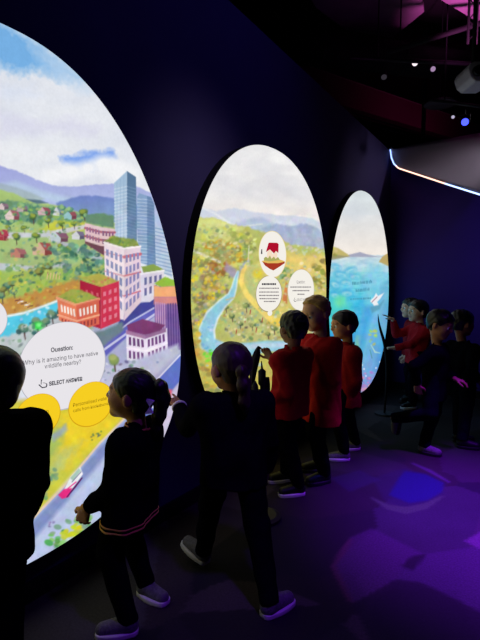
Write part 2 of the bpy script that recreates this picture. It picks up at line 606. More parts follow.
    p.poly([(137, 197), (139, 193), (151, 197), (154, 204), (156, 268), (138, 262)], (136, 164, 200), 0.5)
    p.poly([(147, 196), (151, 197), (154, 204), (156, 268), (147, 265)], (106, 136, 174), 0.5)
    for k in range(20):
        y = 199 + 3.3 * k
        p.line([(137.5, y), (147, y + 0.6)], 0.9, (196, 212, 232), 0.4, 0.75)
        p.line([(147, y + 0.6), (155, y + 2.4)], 0.7, (140, 166, 198), 0.4, 0.7)
    p.poly([(155, 221), (163, 233), (171, 262), (172, 278), (156, 268)], (188, 204, 226), 0.5)
    for k in range(13):
        y = 228 + 3.6 * k
        p.line([(155.5, y), (172, y + 4)], 1.1, (120, 150, 190), 0.4, 0.75)
    # brick block
    p.poly([(85, 223), (101, 227), (115, 229), (115, 256), (103, 255), (85, 243)], (226, 196, 200), 0.5)
    p.poly([(86, 215), (100, 213), (114, 216), (114, 228), (101, 226), (86, 222)], (104, 140, 112), 1, wob=1)
    for y in (228, 236):
        p.line([(85, y), (101, y + 4), (115, y + 4.5)], 2.0, (160, 76, 92), 0.5, 0.9)
    p.poly([(85, 241), (101, 246), (115, 247), (115, 256), (103, 255), (85, 243.5)], (112, 72, 84), 0.5)
    p.windows([(85, 224), (101, 228), (101, 246), (85, 240)], 5, 2, (150, 110, 140))
    p.windows([(101, 228), (115, 230), (115, 248), (101, 246)], 4, 2, (140, 100, 130))
    # tall white block with green roof
    p.poly([(104, 241), (114, 236), (135, 240), (140, 246), (124, 248)], (130, 152, 76), 0.8, wob=1)
    p.scatter([(104, 241), (114, 236), (135, 240), (140, 246), (124, 247)], 40, [(120, 140, 60), (160, 170, 80), (100, 130, 90)], 0.8, 2, 17)
    p.poly([(104, 242), (124, 248), (124, 320), (116, 318), (105, 280)], (240, 224, 230), 0.5)
    p.poly([(124, 248), (140.5, 246), (141, 302), (124, 321)], (226, 204, 216), 0.5)
    p.line([(104, 242.5), (124, 248.5), (140.5, 246.5)], 1.6, (250, 240, 240))
    for y0 in (257, 276, 296):
        p.line([(124, y0), (140.5, y0 - 3 - (y0 - 257) * 0.05)], 3.0 if y0 == 257 else 1.4, (196, 92, 108), 0.5, 0.85)
        p.line([(104.5, y0 - 5), (124, y0)], 1.2, (206, 140, 152), 0.5, 0.8)
    p.windows([(104, 244), (124, 250), (124, 318), (105, 296)], 4, 5, (140, 146, 184), 0.58, 0.66)
    p.windows([(124, 250), (140.5, 248), (141, 300), (124, 318)], 4, 5, (138, 134, 180), 0.6, 0.66)
    # small white block
    p.poly([(141, 267), (154, 264), (164, 269.5), (144, 274)], (136, 158, 80), 0.6, wob=0.6)
    p.poly([(141, 273), (164, 270), (164, 291), (150, 302), (141, 302)], (222, 214, 230), 0.5)
    p.line([(141, 274), (164, 270.5)], 1.5, (240, 236, 240))
    p.windows([(142, 275), (164, 272), (164, 290), (142, 300)], 4, 2, (112, 112, 158), 0.5, 0.7)
    # red block
    p.poly([(80, 278), (99, 273), (119, 281), (101, 287)], (176, 168, 82), 0.8, wob=0.8)
    p.scatter([(82, 278), (99, 274), (117, 281), (101, 286)], 30, [(160, 160, 70), (196, 180, 90), (200, 120, 90)], 0.8, 1.8, 18)
    p.poly([(80, 280), (101, 287), (101, 329), (92, 326), (80, 300)], (172, 38, 62), 0.5)
    p.poly([(101, 287), (119, 281), (120, 321), (101, 329)], (206, 56, 82), 0.5)
    p.windows([(101, 289), (119, 283), (119.5, 320), (101, 327)], 3, 4, (228, 128, 148), 0.5, 0.5)
    p.windows([(82, 284), (101, 290), (101, 326), (90, 324)], 3, 4, (208, 92, 110), 0.4, 0.4)
    # orange block
    p.poly([(57, 297), (71, 289), (82, 290), (99, 298), (82, 303), (76, 304)], (158, 166, 76), 0.8, wob=0.8)
    p.scatter([(60, 297), (71, 290), (82, 291), (97, 298), (78, 303)], 34, [(140, 160, 70), (190, 186, 90), (120, 140, 80)], 0.8, 2, 19)
    p.poly([(57, 297), (76, 304), (99, 298), (99, 324), (78, 331), (59, 320)], (226, 126, 92), 0.5)
    p.line([(57, 298), (76, 305), (99, 299)], 2.4, (236, 160, 120))
    p.poly([(76, 305), (99, 299), (99, 324), (78, 331)], (212, 96, 78), 0.5, 0.8)
    p.windows([(59, 303), (76, 309), (77, 318), (60, 312)], 5, 1, (246, 236, 232), 0.55, 0.9)
    p.windows([(77, 309), (98, 303), (98, 312), (78, 318)], 5, 1, (246, 232, 228), 0.5, 0.9)
    p.line([(58, 315), (77, 321), (99, 315)], 1.6, (244, 176, 140))
    p.windows([(60, 317), (77, 323), (78, 330), (60, 321)], 5, 1, (160, 70, 70), 0.5, 0.8)
    p.windows([(78, 322), (98, 317), (98, 324), (78, 330)], 5, 1, (150, 60, 66), 0.5, 0.8)
    # tall block with an orange cap
    p.poly([(154, 284), (165, 277), (174, 280), (178, 286), (172, 288), (160, 287)], (150, 190, 66), 0.7, wob=0.7)
    p.poly([(154, 285), (160, 287), (178, 286), (181, 350), (166, 350), (155, 330)], (150, 110, 170), 0.5, col2=(112, 86, 150))
    p.poly([(154, 285), (160, 287), (178, 286), (179, 297), (154, 297)], (238, 172, 118), 0.6)
    p.poly([(154, 297), (179, 297), (179, 304), (154, 304)], (214, 140, 136), 1.2)
    p.windows([(154, 299), (166, 300), (167, 348), (155, 332)], 5, 1, (196, 156, 196), 0.5, 0.95, soft=0.35)
    p.windows([(166, 300), (180, 299), (181, 350), (167, 350)], 5, 1, (90, 66, 130), 0.45, 0.95, soft=0.35)
    # corner house
    p.poly([(126, 330), (145, 336), (167, 328), (168, 352), (147, 364), (127, 360)], (232, 222, 240), 0.5)
    p.poly([(127, 325), (142.5, 319), (165, 325), (160, 331), (145, 335), (128, 331)], (124, 62, 112), 0.5)
    p.poly([(126, 330), (145, 335), (145, 339), (126, 334)], (150, 96, 142), 0.5, 0.8)
    p.poly([(145, 335), (166, 328), (166, 332), (145, 339)], (136, 84, 132), 0.5, 0.8)
    p.windows([(127, 335), (145, 339), (146, 349), (127, 346)], 4, 1, (112, 70, 122), 0.6, 0.85)
    p.windows([(146, 339), (166, 332), (167, 342), (146, 349)], 5, 1, (116, 76, 130), 0.6, 0.85)
    p.windows([(127, 349), (145, 352), (146, 362), (127, 359)], 4, 1, (120, 80, 130), 0.6, 0.85)
    p.windows([(146, 352), (167, 344), (167, 352), (147, 362)], 5, 1, (124, 84, 136), 0.6, 0.85)
    p.line([(127, 347.5), (146, 351), (167, 343)], 1.4, (246, 238, 246))
    # lower streets and park
    p.poly([(90, 372), (130, 362), (178, 344), (180, 352), (140, 392), (92, 420)], (190, 190, 216), 2)
    p.scatter([(96, 366), (126, 358), (150, 366), (176, 346), (178, 352), (140, 384), (100, 400)], 80, [(150, 150, 180), (120, 150, 120), (206, 206, 226), (110, 110, 150)], 0.8, 2.6, 20)
    p.poly([(182, 352), (182, 378), (150, 420), (124, 440), (124, 424), (150, 388)], (98, 116, 200), 0.8)
    p.line([(182, 353), (150, 387), (122, 424)], 1.6, (214, 214, 236))
    p.poly([(182, 380), (182, 440), (120, 480), (124, 440), (150, 420)], (206, 196, 222), 2)
    p.poly([(158, 388), (172, 390), (170, 402), (160, 404), (152, 398)], (236, 92, 116), 1.5)
    p.poly([(148, 424), (164, 412), (160, 436), (150, 452), (140, 452)], (232, 148, 164), 1.5)
    p.scatter([(146, 404), (170, 400), (162, 424), (150, 440)], 36, [(90, 90, 110), (250, 240, 244), (120, 110, 130)], 0.7, 1.8, 21)
    p.tree(114, 360, 7, ((110, 134, 84), (134, 156, 90), (160, 176, 110)), seed=4)
    p.tree(8, 352, 5, ((70, 100, 90), (110, 130, 110), (150, 170, 130)), seed=4)
    p.poly([(-300, 560), (-300, 420), (26, 400), (60, 404), (112, 402), (140, 400), (100, 444), (38, 514), (0, 556)], (206, 202, 70), 3)
    p.poly([(60, 414), (120, 408), (124, 416), (92, 446), (68, 468), (52, 470), (64, 440)], (238, 208, 46), 5, 0.9, wob=3)
    p.poly([(40, 440), (66, 425), (58, 448), (44, 470), (38, 500)], (160, 188, 100), 4, 0.85, wob=3)
    p.poly([(50, 436), (66, 424), (68, 430), (54, 442)], (150, 166, 186), 2, 0.8, wob=1)
    p.poly([(54, 452), (84, 440), (70, 462), (50, 482)], (196, 200, 110), 4, 0.7, wob=3)
    p.poly([(46, 468), (62, 456), (70, 452), (60, 470), (44, 488)], (168, 196, 130), 4, 0.6, wob=3)
    p.scatter([(44, 468), (56, 468), (56, 478), (42, 484)], 16, [(104, 150, 116), (120, 166, 120)], 2, 3.6, 22)
    p.scatter([(38, 484), (50, 480), (46, 500), (36, 508)], 18, [(130, 180, 110), (150, 190, 120)], 1.5, 3, 23)
    p.scatter([(88, 434), (104, 428), (96, 442), (90, 446)], 12, [(100, 130, 80), (90, 110, 90)], 0.7, 1.6, 24)
    p.poly([(-300, 900), (-300, 770), (0, 556), (38, 513), (64, 486), (100, 443), (130, 413), (150, 420), (190, 560), (190, 900)], (186, 198, 230), 0.8)
    p.poly([(0, 560), (38, 515), (64, 488), (100, 446), (130, 416), (132, 426), (104, 458), (66, 502), (40, 532), (0, 580)], (124, 140, 192), 2.5, 0.9)
    p.line([(0, 556), (38, 513), (64, 486), (100, 443), (130, 413)], [2.4, 2.2, 2, 1.8, 1.6], (226, 204, 176))
    # car
    p.poly([(63, 492), (70.5, 477), (80, 467), (83, 474), (75, 485), (66, 496)], (238, 238, 244), 0.5)
    p.poly([(70, 478), (79, 468), (81, 471), (73, 481)], (150, 190, 170), 0.5, 0.8)
    p.line([(72, 482), (81, 472)], 0.8, (120, 120, 150))
    p.poly([(58, 495), (64, 489), (72, 488), (69, 497), (62, 499)], (226, 44, 130), 0.6)
    p.line([(67, 497), (75, 487), (82, 478)], [1.2, 1.8, 1.2], (90, 26, 90))
    p.line([(66, 490), (76, 482)], 1.2, (232, 60, 150))
    p.scatter([(48, 520), (54, 518), (54, 528), (50, 530)], 9, [(130, 110, 170), (160, 150, 190)], 0.8, 1.6, 25)
    shr = [(44, 546), (50, 532), (60, 520), (74, 512), (84, 510), (92, 520), (90, 532), (70, 542), (48, 556)]
    p.scatter(shr, 60, [(84, 156, 76), (110, 180, 90), (120, 160, 130), (140, 190, 120)], 2, 5, 26)
    p.scatter([(62, 530), (76, 524), (82, 530), (72, 538), (62, 538)], 24, [(220, 216, 40), (200, 210, 50)], 2, 3.5, 27)
    p.scatter([(44, 552), (60, 540), (80, 538), (60, 548)], 20, [(214, 226, 214), (160, 190, 150)], 0.8, 2, 28)
    for c in range(3):
        n = vnoise(X + 400 + 37 * c, Y + 300, 0.16, 70 + c, 3)
        p.C[:, c] += (n - 0.5) * 16 * np.clip((Y - 195) / 20, 0, 1)
    n = vnoise(X + 700, Y + 700, 0.12, 9, 3)
    p.C *= (1 + (n - 0.5) * 0.12 * np.clip((Y - 180) / 20, 0.2, 1))[:, None]


def paint_valley(p):
    X, Y = p.X, p.Y
    p.fill((232, 231, 232))
    p.vgrad(0, 175, (250, 250, 250), (234, 233, 234))
    p.vgrad(190, 222, (232, 231, 232), (242, 234, 228))
    n = vnoise(X + 300, Y * 1.6 + 500, 0.045, 2)
    i = p.sel(-999, 999, 0, 215)
    p.C[i] += ((n[i] - 0.5) * 34)[:, None] * np.array([1.0, 1.0, 0.8])
    for (x, y, rx, ry) in ((262, 168, 14, 8), (288, 186, 16, 7), (236, 186, 14, 7), (300, 196, 12, 6), (256, 196, 12, 5)):
        p.ell(x, y, rx, ry, (214, 213, 220), 5, 0.55, 0.3)
        p.ell(x + 2, y - 2, rx * 0.6, ry * 0.5, (236, 235, 237), 3, 0.6, 0.3)
    # ridges
    p.poly([(180, 214), (204, 208), (216, 211), (234, 208), (250, 211), (264, 213), (282, 216), (300, 216), (312, 218), (330, 228), (330, 260), (180, 260)], (206, 213, 229), 1, col2=(220, 225, 232), wob=1)
    p.poly([(222, 232), (240, 222), (252, 218), (262, 217), (274, 224), (262, 232)], (176, 190, 214), 1.5, 0.8, wob=1)
    p.poly([(262, 228), (276, 224), (292, 226), (306, 223), (318, 228), (330, 240), (330, 262), (262, 250)], (158, 172, 204), 1.2, 0.9, col2=(200, 208, 216), wob=1.2)
    p.poly([(278, 236), (292, 232), (312, 236), (330, 250), (330, 262), (280, 256)], (168, 178, 200), 1.5, 0.8, wob=1)
    p.line([(198, 206), (214, 213), (228, 222), (236, 226)], 1.4, (238, 240, 240), 0.8, 0.8)
    p.line([(232, 230), (246, 226), (262, 224)], 1.2, (226, 230, 220), 0.8, 0.8)
    # land
    p.poly([(150, 220), (198, 217), (214, 218), (228, 224), (244, 226), (258, 230), (290, 244), (330, 250), (330, 520), (150, 520)], (186, 190, 106), 1.2, wob=1.5)
    p.poly([(196, 218), (214, 218), (228, 224), (244, 227), (240, 232), (214, 226), (196, 226)], (218, 222, 138), 1.5, 0.9, wob=1.5)
    hill = [(180, 226), (214, 224), (244, 232), (256, 240), (252, 262), (240, 272), (222, 276), (180, 262)]
    p.scatter(hill, 160, [(186, 194, 92), (206, 206, 84), (160, 172, 92), (222, 218, 120), (184, 186, 84)], 2, 5, 31)
    p.scatter([(205, 246), (222, 240), (244, 246), (246, 262), (226, 266), (206, 260)], 60, [(206, 156, 46), (188, 146, 60), (224, 184, 70), (150, 130, 60)], 1.5, 4, 32)
    p.scatter([(238, 236), (256, 238), (254, 262), (244, 264)], 30, [(150, 160, 80), (130, 146, 80), (176, 180, 96)], 1.5, 3.5, 33)
    p.line([(192, 250), (206, 256), (220, 262)], 2.0, (232, 226, 218), 0.7, 0.9)
    p.line([(249, 246), (248, 262), (244, 270)], 1.3, (222, 218, 190), 0.6, 0.8)
    p.poly([(196, 226), (214, 222), (232, 228), (226, 240), (206, 240)], (222, 224, 150), 3, 0.6, wob=2)
    p.poly([(214, 246), (238, 250), (236, 262), (214, 258)], (150, 156, 120), 3, 0.5, wob=2)
    slope = [(180, 252), (206, 260), (226, 268), (232, 284), (224, 300), (206, 318), (196, 340), (180, 340)]
    p.scatter(slope, 170, [(148, 138, 80), (160, 150, 96), (120, 130, 84), (186, 150, 66), (140, 120, 90), (170, 170, 110)], 2, 4.6, 34)
    for (x, y, r) in ((208, 282, 3.4), (196, 296, 4.2), (218, 277, 4), (204, 312, 3.2), (194, 278, 3), (212, 296, 3.6), (196, 262, 3.4), (222, 290, 2.6), (202, 270, 3), (199, 321, 3)):
        p.scatter([(x - r, y - r), (x + r, y - r), (x + r, y + r), (x - r, y + r)], 9, [(236, 208, 60), (222, 184, 50), (206, 200, 70)], 1, 2.2, int(x))
    p.scatter([(206, 262), (226, 262), (230, 276), (214, 278)], 24, [(176, 110, 50), (196, 130, 60), (150, 100, 60)], 1.2, 3, 35)
    p.poly([(226, 262), (236, 270), (240, 278), (232, 278), (224, 270)], (168, 154, 190), 1.5, 0.8, wob=1)
    p.poly([(240, 264), (250, 260), (248, 268), (240, 276)], (180, 186, 220), 1.5, 0.8, wob=1)
    # meadow beyond, orange field on the right
    p.poly([(244, 268), (256, 262), (292, 262), (330, 270), (330, 330), (250, 330), (240, 300)], (206, 198, 112), 2, wob=1.5)
    p.poly([(246, 272), (258, 264), (262, 286), (256, 300), (248, 296)], (186, 194, 128), 2, 0.9, wob=1)
    p.ell(258, 274, 5, 5, (226, 206, 70), 2)
    p.poly([(282, 250), (300, 254), (330, 256), (330, 274), (304, 276), (286, 270), (280, 262)], (230, 204, 116), 2.5, 0.9, wob=1.5)
    p.scatter([(284, 244), (330, 250), (330, 258), (286, 254)], 40, [(204, 200, 170), (214, 206, 176), (176, 186, 150)], 1, 2.6, 36)
    p.scatter([(312, 262), (330, 258), (330, 290), (314, 288)], 40, [(156, 150, 70), (136, 140, 80), (186, 176, 84)], 1.6, 3.4, 37)
    p.scatter([(276, 270), (290, 266), (296, 276), (286, 280), (278, 278)], 36, [(96, 140, 80), (130, 164, 100), (160, 180, 140)], 1.2, 3, 38)
    # enclosed garden
    p.poly([(222, 318), (232, 304), (246, 298), (262, 310), (280, 322), (300, 330), (326, 324), (326, 352), (296, 348), (268, 344), (240, 342), (226, 334)], (188, 188, 120), 2, wob=1.5)
    p.scatter([(222, 318), (232, 304), (246, 298), (262, 310), (280, 322), (300, 330), (326, 324), (326, 350), (296, 346), (268, 342), (240, 340), (226, 332)], 190,
              [(110, 136, 90), (150, 170, 96), (200, 200, 110), (176, 150, 90), (222, 210, 140), (140, 160, 140), (96, 110, 80)], 0.8, 2.6, 39)
    for (x, y, r) in ((246, 306, 4), (232, 316, 3.6), (240, 324, 3), (274, 328, 4), (268, 334, 3.2), (288, 330, 3.2), (226, 308, 3), (282, 318, 3), (252, 326, 2.6)):
        p.tree(x, y, r, ((84, 104, 72), (120, 136, 80), (160, 164, 100)), seed=6)
    for (x, y) in ((245, 322), (256, 332), (236, 334), (262, 322), (250, 314)):
        p.line([(x, y), (x + 0.6, y - 4)], 0.8, (170, 60, 50))
    p.line([(247, 264), (243, 271), (241, 282), (247, 295), (260, 309), (270, 318), (282, 323)], [3, 4, 5, 5.5, 6, 6.5, 5], (240, 214, 116), 0.8)
    p.poly([(268, 322), (290, 312), (318, 312), (326, 320), (300, 330), (282, 328)], (240, 206, 84), 2, 0.9, wob=1)
    p.poly([(282, 300), (286, 282), (288, 284), (287, 304)], (206, 110, 66), 0.8, 0.8)
    p.scatter([(200, 300), (226, 300), (250, 300), (300, 326), (326, 322), (326, 350), (240, 340), (222, 330)], 240, [(226, 226, 190), (150, 172, 168), (200, 206, 150), (120, 146, 100), (232, 220, 150), (170, 190, 130)], 0.6, 1.8, 68)
    p.scatter([(190, 222), (240, 228), (256, 240), (250, 270), (226, 262), (190, 262)], 160, [(226, 226, 160), (160, 172, 130), (206, 206, 110), (140, 150, 96), (206, 200, 140)], 0.8, 2.6, 69)
    p.scatter([(250, 262), (326, 256), (326, 320), (282, 318), (256, 300)], 170, [(226, 222, 170), (196, 200, 130), (230, 206, 120), (170, 186, 150), (214, 190, 110)], 0.7, 2.2, 70)
    p.scatter([(188, 262), (226, 268), (232, 284), (206, 318), (188, 330)], 130, [(196, 176, 120), (150, 156, 120), (214, 196, 110), (128, 132, 104), (176, 160, 150)], 0.8, 2.4, 71)
    # river
    p.line([(238, 272), (236, 278), (234, 288), (231, 296), (222, 304), (212, 316), (207, 330), (207, 342)], [2.5, 4, 6, 8, 10, 14, 16, 18], (226, 236, 236), 0.8)
    p.line([(238, 272), (236, 278), (234, 288), (231, 296), (222, 304), (212, 316), (206, 330), (208, 344), (226, 352), (250, 349), (268, 346), (290, 346), (330, 350)], [1.5, 2.6, 4, 6, 7.5, 11, 13, 15, 16, 13, 11, 10, 10], (146, 202, 220), 1.1)
    p.line([(218, 345), (240, 348), (266, 345), (290, 345)], [5, 6, 5, 4], (196, 212, 230), 1.5, 0.8)
    p.scatter([(200, 320), (214, 318), (212, 340), (226, 350), (214, 356), (202, 346)], 26, [(90, 170, 216), (190, 226, 240), (120, 190, 220)], 0.8, 2, 40)
    p.line([(226, 300), (236, 297), (242, 290)], 1.0, (216, 190, 110), 0.6, 0.8)
    # near bank
    p.poly([(180, 340), (198, 336), (202, 350), (214, 360), (240, 362), (268, 356), (330, 356), (330, 520), (180, 520)], (196, 186, 92), 2, wob=2)
    p.scatter([(186, 322), (198, 330), (204, 352), (222, 364), (214, 400), (186, 390)], 120, [(222, 184, 74), (206, 196, 90), (176, 150, 74), (196, 160, 70), (150, 150, 90)], 1.5, 4, 41)
    p.scatter([(208, 358), (330, 354), (330, 420), (200, 420)], 120, [(176, 180, 96), (150, 160, 90), (206, 200, 110), (190, 170, 80), (170, 190, 190)], 1.5, 4, 42)
    p.scatter([(203, 351), (214, 350), (214, 360), (205, 361)], 14, [(96, 214, 44), (120, 226, 60)], 1.5, 3, 43)
    for c in range(3):
        n = vnoise(X + 420 + 31 * c, Y + 320, 0.2, 80 + c, 3)
        p.C[:, c] += (n - 0.5) * 22 * np.clip((Y - 205) / 20, 0.1, 1)
    n = vnoise(X + 100, Y + 100, 0.22, 12, 3)
    p.C *= (1 + (n - 0.5) * 0.16 * np.clip((Y - 210) / 20, 0.1, 1))[:, None]


def paint_bay(p):
    X, Y = p.X, p.Y
    p.fill((226, 226, 228))
    p.vgrad(0, 215, (180, 214, 222), (219, 224, 227))
    p.vgrad(215, 258, (222, 224, 226), (246, 236, 226))
    n = vnoise(X * 1.4 + 300, Y * 2 + 100, 0.06, 4)
    i = p.sel(-999, 999, 0, 258)
    p.C[i] += ((n[i] - 0.5) * 20)[:, None]
    p.poly([(340, 206), (356, 202), (368, 212), (356, 222), (346, 216)], (206, 212, 220), 4, 0.5, wob=2)
    # sea
    p.vgrad(255, 272, (206, 222, 228), (166, 214, 228))
    p.vgrad(272, 300, (140, 208, 226), (84, 196, 224))
    p.vgrad(300, 345, (70, 190, 224), (64, 160, 218))
    p.vgrad(345, 372, (64, 160, 218), (104, 150, 216))
    p.vgrad(372, 520, (120, 146, 214), (176, 140, 206))
    n = vnoise(X * 1.0 + 30, Y * 3 + 10, 0.12, 5, 3)
    i = p.sel(-999, 999, 256, 330)
    p.C[i] += ((n[i] - 0.5) * 50)[:, None] * np.array([1.2, .8, .5])
    p.poly([(344, 255.5), (352, 254), (360, 252), (366, 254), (374, 256), (380, 256.5), (392, 257), (344, 257)], (166, 168, 190), 0.5)
    p.poly([(326, 246), (336, 247), (343, 251), (350, 256), (340, 258), (332, 259), (326, 258)], (196, 182, 112), 0.6, wob=0.6)
    p.poly([(326, 255), (338, 255), (350, 256.5), (338, 259), (326, 261)], (140, 138, 110), 0.6, 0.7)
    p.poly([(379, 262), (382, 257), (386, 254), (392, 252), (392, 268), (384, 264)], (190, 166, 104), 0.6, wob=0.6)
    p.scatter([(329, 247), (338, 249), (346, 255), (330, 256)], 16, [(150, 146, 84), (214, 196, 120)], 0.8, 2, 51)
    for (x, y, rx, ry, ro) in ((336, 267, 5, 3, .4), (340, 274, 6, 3, .2), (350, 270, 6, 3, -.3), (334, 284, 5, 4, .5), (345, 282, 5, 3, .1), (354, 276, 5, 2.4, 0), (334, 295, 5, 4, .2), (346, 293, 6, 4, 0)):
        p.ell(x, y, rx, ry, (70, 172, 214), 1.6, 0.8, ro)
        p.ell(x + 1, y + 0.7, rx * 0.7, ry * 0.5, (196, 230, 236), 1.2, 0.9, ro)
        p.ell(x + 1.5, y + 1.2, rx * 0.35, ry * 0.25, (90, 190, 220), 0.8, 0.9, ro)
    p.poly([(328, 298), (346, 296), (352, 312), (346, 330), (328, 330)], (84, 214, 196), 5, 0.7, wob=3)
    p.ell(340, 302, 5, 5, (120, 226, 160), 3, 0.7)
    p.ell(358, 346, 2.5, 9, (150, 214, 110), 2, 0.7)
    # light shafts and depth
    p.poly([(368, 262), (384, 266), (382, 300), (372, 340), (356, 398), (346, 396), (360, 330)], (140, 204, 234), 4, 0.55)
    p.poly([(376, 296), (388, 290), (388, 320), (372, 378), (360, 392)], (134, 186, 226), 3, 0.5)
    p.poly([(364, 306), (374, 306), (362, 350), (356, 366)], (56, 150, 220), 3, 0.6)
    p.poly([(381, 285), (389, 280), (389, 330), (380, 340)], (120, 168, 206), 2.5, 0.5)
    for (x, y, r) in ((359, 361, .9), (362, 365, 1), (364, 369, .9), (361, 372, .8), (358, 368, .7), (376, 368, .8), (380, 362, .8), (366, 376, .8)):
        p.ell(x, y, r, r, (214, 232, 250), 0.5)
    p.scatter([(352, 378), (372, 370), (380, 374), (366, 392), (352, 400)], 40, [(206, 130, 190), (170, 120, 200), (130, 150, 220), (226, 150, 180)], 0.8, 2.6, 52)
    p.ell(371, 386, 2.4, 1.4, (240, 170, 160), 0.8)
    p.line([(371, 345), (375, 352), (380, 353)], [0.6, 1.4, 0.6], (176, 226, 214), 0.5)
    p.scatter([(370, 330), (378, 330), (376, 346), (370, 346)], 12, [(190, 210, 100), (150, 200, 120)], 0.8, 1.8, 53)
    p.line([(370, 350), (372, 358)], 1, (90, 150, 170))
    for c in range(3):
        n = vnoise(X * 1.5 + 410 + 29 * c, Y + 330, 0.18, 90 + c, 3)
        p.C[:, c] += (n - 0.5) * 24 * np.clip((Y - 256) / 10, 0, 1)
    # white diving bird
    p.poly([(373, 304), (370, 301), (374, 297), (376, 293), (378, 296), (384, 293), (380, 299), (377, 302), (379, 305), (374, 306)], (238, 240, 244), 0.5)
    p.line([(372, 302), (377, 297)], 0.7, (150, 90, 110))
    p.poly([(370, 307), (378, 305), (384, 300), (380, 309), (372, 313)], (90, 150, 176), 1, 0.7)
    # unreadable wave-blurred heading: broken strokes
    for (x0, x1, y0, y1, hh, sd) in ((352.5, 372, 283.5, 281.5, 2.4, 1), (356, 369, 290.5, 289.2, 2.6, 2), (350.5, 371, 299.2, 298.2, 0.9, 3)):
        r = np.random.default_rng(sd)
        x = x0
        while x < x1:
            w = 0.5 + 0.9 * r.random()
            y = y0 + (y1 - y0) * (x - x0) / (x1 - x0)
            p.line([(x, y - hh * (0.2 + 0.35 * r.random())), (x + 0.15, y + hh * 0.45)], 0.6, (52, 110, 140), 0.4, 0.8)
            x += w + 0.35


def px_disc(cx, cy, rx, ry, x, m=64):
    """ellipse traced on the artwork -> outline on the plane of the screen"""
    c = on_wall(cx, cy, x)
    hy = abs(on_wall(cx + rx, cy, x)[1] - on_wall(cx - rx, cy, x)[1]) / 2
    cyw = (on_wall(cx + rx, cy, x)[1] + on_wall(cx - rx, cy, x)[1]) / 2
    hz = abs(on_wall(cx, cy + ry, x)[2] - on_wall(cx, cy - ry, x)[2]) / 2
    cz = (on_wall(cx, cy + ry, x)[2] + on_wall(cx, cy - ry, x)[2]) / 2
    return [np.array([x, cyw + hy * math.cos(2 * math.pi * k / m), cz + hz * math.sin(2 * math.pi * k / m)]) for k in range(m)]


def disc(name, cx, cy, rx, ry, x, m, parent, origin, th=0.0015):
    return MB().prism(px_disc(cx, cy, rx, ry, x), (-th, 0, 0)).build(name, m, parent, origin)


FONT = None
try:
    import os
    FONT = bpy.data.fonts.load(os.path.join(bpy.utils.resource_path('LOCAL'), 'datafiles', 'fonts', 'Inter.woff2'))
except Exception:
    FONT = None


def lettering(text, x0, y0, x1, y1, x, m, parent, origin, hscale=1.0, name='lettering', bold=0.0):
    """a line of type from one end of its baseline to the other"""
    cu = bpy.data.curves.new(name, 'FONT')
    cu.body = text
    cu.resolution_u = 2
    if FONT is not None:
        cu.font = FONT
    cu.offset = bold
    o = bpy.data.objects.new(name, cu)
    COL.objects.link(o)
    dg = bpy.context.evaluated_depsgraph_get()
    me = bpy.data.meshes.new_from_object(o.evaluated_get(dg))
    bpy.data.objects.remove(o)
    n = len(me.vertices)
    co = np.zeros(n * 3, np.float32)
    me.vertices.foreach_get('co', co)
    co = co.reshape(-1, 3)
    a, b = on_wall(x0, y0, x), on_wall(x1, y1, x)
    w = co[:, 0].max() - co[:, 0].min()
    s = np.linalg.norm(b - a) / w
    u = (b - a) / np.linalg.norm(b - a)
    P = a + np.outer((co[:, 0] - co[:, 0].min()) * s, u) + np.outer(co[:, 1] * s * hscale, UP)
    P = P - np.asarray(origin)
    me.vertices.foreach_set('co', P.astype(np.float32).ravel())
    me.materials.clear()
    me.materials.append(m)
    me.update()
    return link(bpy.data.objects.new(name, me), parent)


def small_print(lines, x, m, parent, origin, name='text_line'):
    """print too small to read: broken word strokes"""
    for (x0, x1, y, h, sd) in lines:
        mb = MB()
        r = np.random.default_rng(sd)
        px = x0
        while px < x1 - 0.4:
            w = min(0.5 + 1.6 * r.random(), x1 - px)
            a, b = on_wall(px, y, x), on_wall(px + w, y, x)
            hz = abs(on_wall(px, y + h, x)[2] - a[2])
            mb.prism([a, b, b + UP * hz, a + UP * hz], (-0.0008, 0, 0))
            px += w + 0.4
        mb.build(name, m, parent, origin)


HAND = [(0.30, 1.0), (0.40, 1.0), (0.45, 0.62), (0.62, 0.60), (0.80, 0.52), (0.98, 0.42), (1.0, 0.2), (0.9, 0.0), (0.4, 0.0), (0.22, 0.2), (0.0, 0.45), (0.08, 0.52), (0.26, 0.40)]


def hand_icon(x0, y0, x1, y1, x, parent, origin, dark, light):
    """pointing-hand symbol: dark outline, white inside"""
    a, b = on_wall(x0, y1, x), on_wall(x1, y0, x)
    def pts(sc, xx):
        return [np.array([xx, a[1] + (b[1] - a[1]) * (0.5 + (u - 0.5) * sc), a[2] + (b[2] - a[2]) * (0.45 + (v - 0.45) * sc)]) for u, v in HAND]
    o = MB().prism(pts(1.0, x), (-0.0008, 0, 0)).build('hand_symbol', dark, parent, origin)
    MB().prism(pts(0.72, x + 0.001), (-0.0006, 0, 0)).build('symbol_fill', light, o, origin)
    return o


